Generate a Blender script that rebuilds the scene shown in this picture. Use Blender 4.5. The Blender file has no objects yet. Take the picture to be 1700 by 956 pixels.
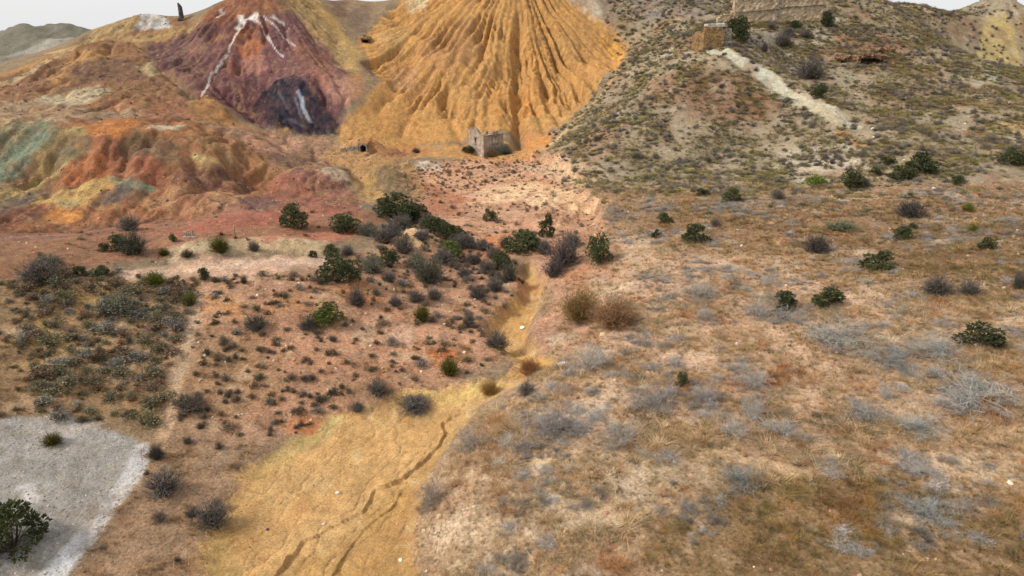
import bpy, bmesh, math, random
import numpy as np
from mathutils import Vector, Matrix

scene = bpy.context.scene
C = scene.collection
R = math.radians

# ------------------------------------------------------------------ camera
CAM_Z, PITCH, FPX = 27.0, R(19.56), 1134.0          # drone height, tilt, focal length in photo pixels (1700 wide)
cam_d = bpy.data.cameras.new('camera'); cam = bpy.data.objects.new('camera', cam_d); C.objects.link(cam)
cam_d.sensor_width = 36.0; cam_d.lens = 36.0 * FPX / 1700.0
cam_d.clip_start = 0.5; cam_d.clip_end = 20000
cam.location = (0, 0, CAM_Z); cam.rotation_euler = (R(90) - PITCH, 0, 0)
scene.camera = cam
scene.render.resolution_x, scene.render.resolution_y = 1024, 576

# ------------------------------------------------------------------ sky, sun, exposure
SUN_DIR = Vector((-0.80, -0.22, 0.74)).normalized()      # towards the sun: high on the left, a little behind the drone
w = bpy.data.worlds.new('World'); scene.world = w; w.use_nodes = True
nt = w.node_tree; nt.nodes.clear()
sky = nt.nodes.new('ShaderNodeTexSky'); sky.sky_type = 'NISHITA'; sky.sun_disc = False
sky.sun_elevation = math.asin(SUN_DIR.z); sky.sun_rotation = math.atan2(SUN_DIR.x, SUN_DIR.y)
sky.air_density = 1.0; sky.dust_density = 4.0; sky.ozone_density = 1.0
mixw = nt.nodes.new('ShaderNodeMixRGB'); mixw.inputs[0].default_value = 0.78     # thin even cloud over the whole sky
mixw.inputs[2].default_value = (6.75, 6.8, 6.85, 1)
nt.links.new(sky.outputs[0], mixw.inputs[1])
bg = nt.nodes.new('ShaderNodeBackground'); bg.inputs[1].default_value = 0.10
wo = nt.nodes.new('ShaderNodeOutputWorld')
nt.links.new(mixw.outputs[0], bg.inputs[0]); nt.links.new(bg.outputs[0], wo.inputs[0])
sun_d = bpy.data.lights.new('sun', 'SUN'); sun = bpy.data.objects.new('sun', sun_d); C.objects.link(sun)
sun_d.energy = 2.7; sun_d.angle = R(10); sun_d.color = (1.0, 0.95, 0.87)
sun.rotation_euler = (-SUN_DIR).to_track_quat('-Z', 'Y').to_euler()
scene.view_settings.view_transform = 'Standard'; scene.view_settings.look = 'None'
scene.view_settings.gamma = 1.0; scene.view_settings.exposure = 0.56
scene.cycles.max_bounces = 4; scene.cycles.diffuse_bounces = 3; scene.cycles.transparent_max_bounces = 8
scene.cycles.use_denoising = True

# ------------------------------------------------------------------ helpers: noise, colour, geometry
rng = np.random.default_rng(7)
_perm = np.random.default_rng(11).permutation(256).astype(np.int32); _perm = np.concatenate([_perm, _perm])
_ga = np.random.default_rng(12).uniform(0, 2 * math.pi, 256); _gx = np.cos(_ga).astype(np.float32); _gy = np.sin(_ga).astype(np.float32)
def perlin(x, y):
    x = np.asarray(x, np.float32); y = np.asarray(y, np.float32)
    xf = np.floor(x); yf = np.floor(y); xi = xf.astype(np.int32) & 255; yi = yf.astype(np.int32) & 255
    dx = x - xf; dy = y - yf
    u = dx * dx * dx * (dx * (dx * 6 - 15) + 10); v = dy * dy * dy * (dy * (dy * 6 - 15) + 10)
    def g(ix, iy, ax, ay):
        h = _perm[_perm[ix] + iy]
        return _gx[h] * ax + _gy[h] * ay
    x1 = (xi + 1) & 255; y1 = (yi + 1) & 255
    a = g(xi, yi, dx, dy); b = g(x1, yi, dx - 1, dy); c = g(xi, y1, dx, dy - 1); d = g(x1, y1, dx - 1, dy - 1)
    return ((a + (b - a) * u) * (1 - v) + (c + (d - c) * u) * v) * 1.5
def fbm(x, y, scale, octs=4, seed=0, gain=.5):
    s = np.zeros(np.broadcast(x, y).shape, np.float32); a = 1.0; f = 1.0 / scale; n = 0
    for o in range(octs):
        s += a * perlin(x * f + seed * 17.3 + o * 5.1, y * f + seed * 9.7 - o * 3.3); n += a; a *= gain; f *= 2.03
    return s / n
def ridged(x, y, scale, octs=3, seed=0):
    s = 0; a = 1.0; f = 1.0 / scale; n = 0
    for o in range(octs):
        s = s + a * (1 - np.abs(perlin(x * f + seed * 13.1 + o * 7.7, y * f + seed * 5.9 + o * 2.9)) * 2); n += a; a *= .5; f *= 2.1
    return s / n
def sm(a, b, x):
    t = np.clip((x - a) / (b - a), 0, 1); return t * t * (3 - 2 * t)
def lin(c):
    c = np.asarray(c, np.float64) / 255.0
    return np.where(c <= .04045, c / 12.92, ((c + .055) / 1.055) ** 2.4)
ALB = 0.80
def alb(c, k=1.0):                                     # a colour as seen on the sunny-day print -> reflectance
    return tuple(float(v) for v in lin(c) * ALB * k)

cp, sp = math.cos(PITCH), math.sin(PITCH)
def ray(px, py):
    u = (np.asarray(px, np.float64) - 850) / FPX; v = (478 - np.asarray(py, np.float64)) / FPX
    return u, cp + v * sp, -sp + v * cp
def depth_of(x, y, z):                                 # distance along the lens axis
    return y * cp - (z - CAM_Z) * sp
# ------------------------------------------------------------------ terrain: levelled survey of the valley
# (photo column, photo row, height) on gentle ground, and (photo column, photo row, distance north) on the slopes
SZ = [(520,956,0),(600,800,.35),(720,680,.9),(840,605,1.6),(885,500,2.5),(850,435,3.1),(700,375,4.4),(640,335,5.2),(600,300,6.3),(550,262,8),
      (603,254,8.4),(800,262,6),(740,262,6.6),(360,900,.2),(400,790,.5),(500,715,.9),(650,655,1.3),(690,960,.1),(700,800,.5),(770,690,.9),
      (560,470,5.6),(480,440,6.6),(350,445,7),(180,455,7.6),(0,445,8.8),(-150,450,10),(270,650,3.0),(330,560,4.4),(420,520,5.2),(520,560,3.9),(620,560,3.1),(700,520,3.2),
      (760,590,2.2),(700,630,1.7),(560,640,2.1),(430,710,1.5),(650,470,4.3),(760,450,3.7),(620,420,5.5),(720,410,4.6),
      (0,690,3.2),(120,690,2.8),(240,740,1.9),(0,956,1.0),(110,956,.8),(-150,900,2.5),(250,860,1.0),(0,560,6),(150,560,5.4),(-150,600,7),
      (200,395,8.2),(480,380,7),(330,400,7.9),(0,385,9.2),(560,380,6.2),(480,345,7.6),(590,345,6.4),(-150,390,10.5),(380,365,8),
      (1100,330,7),(1400,330,8.4),(1700,330,9.6),(1400,430,6.7),(1100,450,5.6),(1700,450,8.2),(1000,480,4.9),(950,520,3.9),(1000,420,5.6),
      (930,590,3.3),(985,570,4.2),(1300,600,5),(1700,600,6.6),(860,660,2.7),(790,740,2.3),(740,820,2.0),(715,956,1.1),(1000,800,3.4),(1300,800,3.9),(1700,800,5),
      (1000,680,3.7),(1150,540,4.9),(1200,956,3.3),(1700,956,4),(900,956,2.5),(900,400,5.2),(960,330,7.2),(820,350,6),(880,310,6.8),(760,330,5.9),(1900,600,8),(1900,900,5.5),(930,455,4.2),(905,430,3.6)]
SY = [ # coloured mound on the left
      (0,205,100),(60,197,103),(150,201,102),(240,203,104),(330,212,107),(400,240,106),(445,290,102),(440,325,96),(330,345,84),(200,365,79),(90,370,78),(0,330,84),(100,280,91),(220,290,90),(330,280,95),(-200,200,102),
      (60,192,112),(200,188,117),(330,195,119),(-200,190,112),
      # brown hill behind it
      (0,130,138),(100,90,150),(0,165,124),(120,150,130),(220,150,132),(200,90,152),(160,42,166),(240,17,172),(300,29,176),(200,55,162),(290,100,152),(330,165,138),(395,205,131),(-200,150,135),
      (110,75,160),(50,100,148),
      # red hill
      (370,5,172),(420,-25,178),(480,-30,184),(420,40,168),(350,90,157),(430,110,155),(500,140,148),(430,180,145),(490,219,139),(560,215,140),(380,185,139),(270,90,158),(550,130,150),(500,50,167),
      (450,235,131),(500,262,123),(540,0,192),(580,-4,200),(560,60,176),(620,5,196),
      # gully
      (607,70,176),(615,130,160),(585,190,145),(650,25,188),
      # ochre heap
      (850,-70,196),(760,-60,196),(930,-50,196),(700,0,186),(700,100,165),(680,200,148),(700,236,142),(640,150,155),(860,100,166),(860,0,184),(860,180,150),(870,235,141),(780,236,139),(760,120,160),(960,100,168),(960,170,155),(1035,85,178),(1000,30,188),(930,215,143),(770,30,178),
      # right hill with the little ruined wall
      (1050,300,108),(1240,235,119),(1185,100,140),(1210,85,144),(1130,130,136),(1000,200,131),(920,245,131),(1060,90,162),(1020,30,184),(1100,-5,188),(1100,200,124),(1300,170,128),(1180,45,158),(1140,85,149),
      (1290,38,166),(1400,25,170),(1220,38,164),(1410,215,114),(1290,100,147),(1330,120,141),(1350,60,160),
      (1450,110,145),(1450,200,118),(1600,250,104),(1690,180,122),(1840,190,122),(1480,5,186),(1540,8,205),(1600,19,215),(1660,22,224),(1720,24,230),(1840,20,236),(1400,-20,184),(1570,100,150),(1690,110,150),(1500,285,96),(1360,270,106)]
WORLD = [(0,15,1),(0,0,1),(0,-30,2),(-40,10,3),(40,10,4),(-80,-20,8),(80,-20,7),(-110,40,14),(110,40,12),(-60,30,5.5),(-220,60,16),(220,60,20),(0,-150,0),(-220,-150,10),(220,-150,10),
         (-40,215,33),(-40,260,22),(0,225,38),(40,240,36),(-80,195,27),(-80,230,19),(-130,190,17),(-170,240,8),(85,240,32),(60,260,33),(118,180,19),(135,182,16),(152,185,15),(185,190,15),(120,250,26),(170,262,26),(0,320,22),(-120,320,8),(120,330,20),(-250,330,6),(250,330,16),(-200,140,15),(200,140,20)]
pts = []
for px, py, z in SZ:
    a, b, c = ray(px, py); t = (z - CAM_Z) / c; pts.append((t * a, t * b, z))
for px, py, Y in SY:
    a, b, c = ray(px, py); t = Y / b; pts.append((t * a, Y, CAM_Z + t * c))
pts += WORLD
PT = np.array(pts, np.float64)
n = len(PT)
D = np.hypot(PT[:, None, 0] - PT[None, :, 0], PT[:, None, 1] - PT[None, :, 1])
A = np.zeros((n + 3, n + 3)); A[:n, :n] = -D + np.eye(n) * 0.15
A[:n, n] = 1; A[:n, n + 1] = PT[:, 0]; A[:n, n + 2] = PT[:, 1]; A[n:, :n] = A[:n, n:].T
W = np.linalg.solve(A, np.concatenate([PT[:, 2], np.zeros(3)]))
def survey(x, y):
    sh = x.shape; x = x.ravel(); y = y.ravel(); out = np.empty(len(x), np.float32)
    P = PT.astype(np.float32); wv = W[:n].astype(np.float32)
    for i in range(0, len(x), 40000):
        s = slice(i, i + 40000)
        d = np.sqrt((x[s, None].astype(np.float32) - P[None, :, 0]) ** 2 + (y[s, None].astype(np.float32) - P[None, :, 1]) ** 2)
        out[s] = -(d @ wv) + W[n] + W[n + 1] * x[s] + W[n + 2] * y[s]
    return out.reshape(sh)
CELL = 0.4; GX0, GX1, GY0, GY1 = -190.0, 200.0, 8.0, 290.0
gx = np.arange(GX0, GX1, CELL); gy = np.arange(GY0, GY1, CELL)
cx = np.arange(GX0 - 4, GX1 + 6, 1.6); cy = np.arange(GY0 - 4, GY1 + 6, 1.6)
Hc = survey(*np.meshgrid(cx, cy))
def blur(h, k):
    for ax in (0, 1):
        r = len(k) // 2; p = np.pad(h, [(r, r) if a == ax else (0, 0) for a in (0, 1)], mode='edge')
        h = sum(kk * np.take(p, range(i, i + h.shape[ax]), axis=ax) for i, kk in enumerate(k))
    return h
def gauss(s):
    r = int(3 * s + 1); v = np.exp(-np.arange(-r, r + 1) ** 2 / (2 * s * s)); return v / v.sum()
Hc = blur(Hc, gauss(0.9))
def bil(h, x0, y0, c, x, y):
    fx = np.clip((x - x0) / c, 0, h.shape[1] - 1.001); fy = np.clip((y - y0) / c, 0, h.shape[0] - 1.001)
    i = fx.astype(np.int32); j = fy.astype(np.int32); u = (fx - i).astype(np.float32); v = (fy - j).astype(np.float32)
    return (h[j, i] * (1 - u) + h[j, i + 1] * u) * (1 - v) + (h[j + 1, i] * (1 - u) + h[j + 1, i + 1] * u) * v
X, Y = np.meshgrid(gx, gy); X = X.astype(np.float32); Y = Y.astype(np.float32)
H = blur(bil(Hc, cx[0], cy[0], 1.6, X, Y), gauss(2.0)).astype(np.float32)

def make_hit(H):
    ts = np.concatenate([np.arange(20, 260, .25), np.arange(260, 330, 1)]).astype(np.float32)
    def hit(px, py):                                   # where a sight line meets the ground
        px = np.atleast_1d(np.asarray(px, np.float64)); py = np.atleast_1d(np.asarray(py, np.float64))
        a, b, c = ray(px, py); o = np.empty((len(px), 2))
        for i in range(len(px)):
            x = ts * a[i]; y = ts * b[i]; z = CAM_Z + ts * c[i]
            ok = (y < GY1 - 1)
            d = np.where(ok, z - bil(H, GX0, GY0, CELL, x, y), 1e3)
            k = np.argmax(d <= 0)
            if d[k] > 0: k = int(np.argmin(d)); o[i] = x[k], y[k]; continue
            if k > 0:
                f = d[k - 1] / (d[k - 1] - d[k] + 1e-6); t = ts[k - 1] + f * (ts[k] - ts[k - 1])
            else: t = ts[0]
            o[i] = t * a[i], t * b[i]
        return o
    return hit
def poly_sd(poly, x, y):                               # signed distance, inside positive
    d = np.full(x.shape, 1e9, np.float32); ins = np.zeros(x.shape, bool)
    m = len(poly)
    for i in range(m):
        ax, ay = poly[i]; bx, by = poly[(i + 1) % m]
        ex, ey = bx - ax, by - ay; L = ex * ex + ey * ey + 1e-9
        t = np.clip(((x - ax) * ex + (y - ay) * ey) / L, 0, 1)
        d = np.minimum(d, (x - ax - t * ex) ** 2 + (y - ay - t * ey) ** 2)
        if abs(ey) > 1e-9:
            ins ^= ((ay > y) != (by > y)) & (x < ex * (y - ay) / ey + ax)
    return np.sqrt(d) * np.where(ins, 1, -1)
def line_d(line, x, y):                                # distance to a polyline, side (+ = right of travel), position along it
    d = np.full(x.shape, 1e9, np.float32); side = np.zeros(x.shape, np.float32); al = np.zeros(x.shape, np.float32); acc = 0
    tot = sum(math.hypot(line[i + 1][0] - line[i][0], line[i + 1][1] - line[i][1]) for i in range(len(line) - 1))
    for i in range(len(line) - 1):
        ax, ay = line[i]; bx, by = line[i + 1]; ex, ey = bx - ax, by - ay; L = ex * ex + ey * ey + 1e-9
        t = np.clip(((x - ax) * ex + (y - ay) * ey) / L, 0, 1)
        q = (x - ax - t * ex) ** 2 + (y - ay - t * ey) ** 2; k = q < d
        d = np.where(k, q, d); side = np.where(k, np.sign((x - ax) * ey - (y - ay) * ex), side); al = np.where(k, (acc + t * math.sqrt(L)) / tot, al)
        acc += math.sqrt(L)
    return np.sqrt(d), side, al
def mask(poly, x, y, soft, warp=0.0, wscale=6.0, seed=0):
    poly = np.asarray(poly); pad = soft + warp * 1.5 + .5
    b = (x > poly[:, 0].min() - pad) & (x < poly[:, 0].max() + pad) & (y > poly[:, 1].min() - pad) & (y < poly[:, 1].max() + pad)
    out = np.zeros(x.shape, np.float32)
    if b.any():
        xs, ys = x[b], y[b]; sd = poly_sd(poly, xs, ys)
        if warp: sd = sd + warp * fbm(xs, ys, wscale, 4, 30 + seed, .6)
        out[b] = sm(-soft, soft, sd)
    return out

# zones, drawn once over the plan of the valley
ZP = dict(
 wash=[(330,1060),(350,900),(370,840),(400,790),(470,730),(560,682),(650,660),(770,640),(830,625),(862,597),(840,575),(800,545),(830,512),(868,482),(862,445),(880,432),(905,455),(900,490),(880,530),(872,560),(925,590),(905,610),(850,640),(800,672),(745,720),(705,790),(690,850),(688,960),(690,1060)],
 gravel=[(-300,680),(0,690),(60,694),(110,688),(170,708),(243,735),(238,770),(200,830),(150,900),(100,960),(40,1060),(-300,1060)],
 plain=[(1000,310),(1250,305),(1500,310),(1950,300),(1950,1100),(690,1060),(690,850),(720,790),(790,700),(900,615),(950,600),(985,540),(1010,480),(1010,400),(990,340)],
 mound=[(-300,205),(0,200),(60,193),(150,197),(330,203),(400,232),(460,285),(445,330),(330,360),(200,372),(0,382),(-300,390)],
 brown=[(-300,150),(0,128),(110,82),(160,40),(240,14),(300,28),(340,40),(300,62),(250,75),(250,100),(290,130),(330,158),(400,205),(330,203),(150,197),(0,198),(-300,200)],
 red=[(245,75),(300,60),(345,30),(375,0),(430,-50),(500,-60),(520,0),(560,60),(585,110),(580,165),(560,218),(520,222),(480,220),(440,212),(395,190),(330,160),(290,130),(250,100)],
 ochre=[(595,70),(640,22),(680,-60),(1000,-80),(985,20),(1028,55),(1043,82),(1030,110),(990,150),(945,198),(915,215),(860,238),(700,243),(610,238),(560,236),(562,215),(600,172),(632,132),(612,110)],
 hill=[(905,242),(960,190),(1043,90),(1030,50),(1000,-60),(1900,-60),(1900,310),(1440,318),(1010,318),(950,290)],
 foot=[(330,205),(440,212),(560,222),(690,245),(705,330),(640,345),(600,350),(480,350),(400,345),(330,362),(440,332),(455,285),(400,235)],
 terrace=[(-300,382),(0,378),(200,370),(400,340),(600,348),(640,362),(570,398),(560,440),(430,455),(300,465),(0,462),(-300,465)],
 leftslope=[(-300,460),(0,462),(200,452),(335,462),(315,520),(285,640),(270,700),(200,700),(0,688),(-300,670)],
 bank=[(300,470),(430,455),(560,452),(640,400),(760,395),(850,432),(865,480),(800,542),(845,590),(760,638),(640,658),(560,680),(440,735),(300,705),(280,690),(290,600),(312,520)],
 peach=[(640,335),(690,272),(780,262),(900,250),(960,290),(1000,340),(1005,420),(960,410),(850,425),(760,390),(700,360)])
hit0 = make_hit(H)
Z0 = {k: hit0(*zip(*v)) for k, v in ZP.items()}
M0 = {k: mask(v, X, Y, 2.0 if k != 'wash' else 1.0) for k, v in Z0.items()}
bad = np.clip(M0['mound'] + M0['brown'] + M0['red'] + M0['ochre'] + M0['foot'] + .35 * M0['terrace'], 0, 1)
# broad relief
H += .22 * fbm(X, Y, 9, 4, 1) * (1 - M0['wash']) * (1 - .3 * M0['plain'])
H += M0['mound'] * (1.0 * fbm(X, Y, 11, 4, 2) + .35 * (ridged(X + 3 * fbm(X, Y, 10, 3, 27), Y + 2 * fbm(X, Y, 10, 3, 28), 8, 4, 3) - .5))
H += (M0['brown'] + M0['red']) * (1.1 * fbm(X, Y, 13, 4, 4) + .7 * (ridged(X + 3 * fbm(X, Y, 12, 3, 25), Y + 3 * fbm(X, Y, 12, 3, 26), 9, 4, 5) - .5))
H += M0['hill'] * (1.0 * fbm(X, Y, 15, 4, 6) + .3 * fbm(X, Y, 3, 3, 8))
H += (M0['bank'] + M0['leftslope'] + M0['peach']) * (.45 * fbm(X, Y, 6, 4, 9) + .2 * (ridged(X, Y, 4, 2, 10) - .5))
# the ochre heap: tipped from one point, so its rills fan out from the top
APX = hit0([855], [-20])[0]; APX = np.array([APX[0], APX[1] + 12])
dxa, dya = X - APX[0], Y - APX[1]; ra = np.hypot(dxa, dya); th = np.arctan2(dxa, -dya)
wob = .06 * fbm(X, Y, 15, 3, 14) + .012 * fbm(X, Y, 4, 3, 15)
def cut(n_, wd): return np.exp(-np.abs(n_) / wd)          # a narrow incision along the zero line of a noise field
pa = lambda f, k, s: perlin((th + wob) * f + s, ra * k)
low = sm(24, 40, ra + 6 * fbm(X, Y, 10, 2, 31))
fl = -(1.9 * cut(pa(8, .008, 3), .12) + 1.1 * cut(pa(19, .012, 7), .13) * sm(6, 26, ra) + .6 * cut(pa(43, .02, 1), .2) * sm(12, 28, ra)) - low * (.8 * cut(pa(30, .012, 5), .22) + .5 * cut(pa(70, .03, 9), .3))
H += M0['ochre'] * sm(2, 14, ra) * (1 - sm(47, 55, ra + 6 * fbm(X, Y, 7, 3, 16))) * (1.45 * fl * (.2 + 1.0 * sm(-.35, .4, fbm(X, Y, 11, 4, 29))) + .5 * pa(5, .02, 2))
# rills on the red hill, the brown hill and the coloured mound
q = hit0([425], [-20])[0]; rx, ry = X - q[0], Y - q[1] - 4; rr2 = np.hypot(rx, ry); t2 = np.arctan2(rx, -ry) + .07 * fbm(X, Y, 9, 4, 35, .6)
rl = -(1.0 * cut(perlin(t2 * 7, rr2 * .015), .12) + .7 * cut(perlin(t2 * 17 + 5, rr2 * .03), .16) + .4 * cut(perlin(t2 * 40, rr2 * .05), .25)) + .5 * perlin(t2 * 11 + 9, rr2 * .08)
H += M0['red'] * sm(2, 14, rr2) * rl * (.3 + 1.0 * sm(-.3, .4, fbm(X, Y, 9, 3, 36)))
xw = X + 3.0 * fbm(X, Y, 9, 4, 37, .6); yw = Y * .2 + .5 * fbm(X, Y, 7, 3, 38)
rl = -(1.2 * cut(perlin(xw / 7 + 9, yw / 6), .12) + .8 * cut(perlin(xw / 3.2, yw / 4), .18) + .45 * cut(perlin(xw / 1.5, yw / 2), .28)) + .6 * perlin(xw / 5, yw / 3)
H += (M0['mound'] * .95 + M0['brown'] * .7 + M0['foot'] * .5 + M0['terrace'] * .12) * rl * (.35 + 1.0 * sm(-.3, .4, fbm(X, Y, 10, 3, 39)))
# single deep gullies: (points, depth, half width)
GUL = [([(862,10),(858,70),(857,120),(860,180),(864,242)], 4.6, 1.4), ([(690,60),(680,110),(650,150),(630,180)], 1.6, 1.6), ([(765,60),(745,130),(735,180),(770,240)], 1.0, 1.0),
       ([(800,140),(790,190),(785,225)], 1.3, .8), ([(915,90),(930,140),(950,180)], 1.0, .8), ([(960,60),(975,110),(990,135)], .9, .9), ([(900,130),(915,180),(930,205)], 1.1, .8),
       ([(720,120),(690,180),(665,225)], 1.0, .8), ([(830,90),(815,150),(808,215)], .9, .8), ([(890,150),(895,200),(905,222)], .9, .7),
       ([(345,125),(375,160),(420,195)], 1.0, 1.2), ([(250,100),(300,140),(345,175)], 1.4, 1.3), ([(500,30),(530,90),(560,140)], .8, 1.0), ([(400,60),(385,110),(365,150)], .7, 1.0),
       ([(205,235),(203,275),(205,290)], 1.4, .8), ([(250,225),(245,255),(235,280)], .8, .7), ([(310,235),(325,280),(345,310)], .9, .9), ([(120,220),(80,270),(40,310)], .9, 1.2), ([(60,225),(20,270),(-20,300)], .7, 1.0),
       ([(570,265),(600,295),(635,325)], 1.5, 1.6), ([(1290,60),(1300,100),(1340,140),(1420,205)], 1.4, 2.5), ([(290,120),(330,110),(350,95)], .8, 1.4)]
for p, dep, hw in GUL:
    dep *= .75; hw *= .8
    q = hit0(*zip(*p)); b = (X > q[:, 0].min() - 8) & (X < q[:, 0].max() + 8) & (Y > q[:, 1].min() - 8) & (Y < q[:, 1].max() + 8)
    xs, ys = X[b], Y[b]; d, s, al = line_d(q, xs + .6 * fbm(xs, ys, 4, 3, 40), ys)
    H[b] -= dep * np.exp(-(d / hw) ** 1.5) * sm(0, .2, al)
# pale spoil tongue under the little wall stands out as a rib
q = hit0([1190, 1250, 1330, 1415], [86, 115, 155, 212])
d, s, al = line_d(q, X, Y); H += 1.6 * np.exp(-(d / 2.6) ** 2) * sm(0, .1, al) * (1 - sm(.85, 1, al))

# earth banked over the tunnel, and the quarried cone at the right edge
q = hit0([603], [252])[0]; H += 2.0 * np.exp(-(((X - q[0]) / 3.4) ** 2 + ((Y - q[1] - 2.5) / 1.75) ** 2) ** 2)
q = hit0([1655], [24])[0]; dq = np.hypot(X - q[0], (Y - q[1]) * .8); tq = np.arctan2(X - q[0], q[1] - Y)
H += np.where(Y < q[1] + 3, 1, 0) * np.maximum(0, 5.5 * (1 - dq / 16)) * (1 + .25 * np.abs(perlin(tq * 9, dq * .05)))
# the level ledge the long wall stands on
q0 = hit0([1217], [37])[0]; q1 = hit0([1364], [35])[0]; e = (q1 - q0) / np.hypot(*(q1 - q0)); LL = np.hypot(*(q1 - q0)); zl = float(min(bil(H, GX0, GY0, CELL, *[np.array([v]) for v in q0])[0], bil(H, GX0, GY0, CELL, *[np.array([v]) for v in q1])[0]))
ua = (X - q0[0]) * e[0] + (Y - q0[1]) * e[1]; vb = (X - q0[0]) * e[1] - (Y - q0[1]) * e[0]       # along it, and out in front of it
kk = sm(-4, 0, ua) * (1 - sm(LL, LL + 4, ua)) * sm(-3, -1, vb) * (1 - sm(7, 14, vb)); H = H * (1 - kk) + np.minimum(H, zl - .3 * np.maximum(vb, 0)) * kk
# running water: many drops wear the steep bare ground
def erode(H, wt, waves, npart, steps, k=.30, seed=1):
    r = np.random.default_rng(seed); ny, nx = H.shape; Hf = H.astype(np.float32).ravel().copy(); wf = wt.astype(np.float32).ravel()
    cand = np.flatnonzero(wf > .15)
    for wv in range(waves):
        s = r.choice(cand, npart); px = (s % nx + r.random(npart)).astype(np.float32); py = (s // nx + r.random(npart)).astype(np.float32)
        vx = np.zeros(npart, np.float32); vy = np.zeros(npart, np.float32); sed = np.zeros(npart, np.float32); vel = np.ones(npart, np.float32); wat = np.ones(npart, np.float32)
        for st in range(steps):
            i = np.clip(px, 1, nx - 3).astype(np.int32); j = np.clip(py, 1, ny - 3).astype(np.int32)
            u = np.clip(px - i, 0, 1); v = np.clip(py - j, 0, 1); b = j * nx + i
            h00 = Hf[b]; h10 = Hf[b + 1]; h01 = Hf[b + nx]; h11 = Hf[b + nx + 1]
            gxx = (h10 - h00) * (1 - v) + (h11 - h01) * v; gyy = (h01 - h00) * (1 - u) + (h11 - h10) * u
            h = h00 * (1 - u) * (1 - v) + h10 * u * (1 - v) + h01 * (1 - u) * v + h11 * u * v
            vx = vx * .25 - gxx * .75; vy = vy * .25 - gyy * .75; L = np.sqrt(vx * vx + vy * vy) + 1e-6; vx /= L; vy /= L
            qx = np.clip(px + vx, 1, nx - 3); qy = np.clip(py + vy, 1, ny - 3)
            i2 = qx.astype(np.int32); j2 = qy.astype(np.int32); u2 = qx - i2; v2 = qy - j2; b2 = j2 * nx + i2
            h2 = Hf[b2] * (1 - u2) * (1 - v2) + Hf[b2 + 1] * u2 * (1 - v2) + Hf[b2 + nx] * (1 - u2) * v2 + Hf[b2 + nx + 1] * u2 * v2
            dh = h2 - h; cap = np.maximum(-dh, .004) * vel * wat * 2.2
            dep = np.where(dh > 0, np.minimum(dh, sed), np.where(sed > cap, (sed - cap) * .12, -np.minimum((cap - sed) * k, np.maximum(-dh, 0) * .5)))
            dep = np.where(dep < 0, dep * wf[b], dep * np.minimum(1, wf[b] * 2 + .1))
            sed -= dep
            np.add.at(Hf, b, dep * (1 - u) * (1 - v)); np.add.at(Hf, b + 1, dep * u * (1 - v)); np.add.at(Hf, b + nx, dep * (1 - u) * v); np.add.at(Hf, b + nx + 1, dep * u * v)
            vel = np.sqrt(np.maximum(vel * vel - dh * 1.2, .05)); wat *= .975; px, py = qx, qy
    return Hf.reshape(ny, nx)
wear = np.clip(.08 * M0['ochre'] + .10 * M0['mound'] + .05 * M0['red'] + .06 * M0['brown'] + .05 * M0['hill'] + .12 * M0['bank'] + .05 * M0['leftslope'] + .2 * M0['peach'], 0, 1)
wear *= (Y > 40) & (Y < 215)
H = erode(H, wear, 60, 6000, 55)
H = blur(H, gauss(.42)).astype(np.float32)
H += bad * (.26 * fbm(X, Y, 2.2, 3, 17, .65) + .10 * fbm(X, Y, .9, 2, 18)) + M0['hill'] * .10 * fbm(X, Y, 1.2, 2, 19)
for px_, py_, hh, rr_ in ((695, 398, 1.3, 2.2), (330, 412, .8, 2.6), (480, 405, .7, 2.5), (640, 300, 1.8, 3.2), (520, 310, 1.8, 4.5), (330, 345, 1.0, 4), (560, 300, 1.2, 2.5), (365, 185, 1.6, 3.5), (420, 235, 1.3, 4), (470, 217, 1.2, 1.6)):
    q = hit0([px_], [py_])[0]; wq = .35 * rr_ * fbm(X, Y, rr_ * 1.2, 4, 43, .6); H += hh * np.exp(-(((X - q[0] + wq) / (rr_ * 1.3)) ** 2 + ((Y - q[1] + wq) / rr_) ** 2) ** 1.3)
hit = make_hit(H)
ZN = {k: hit(*zip(*v)) for k, v in ZP.items()}
HM = H.copy()                                            # ground before the fine channel cuts

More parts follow.
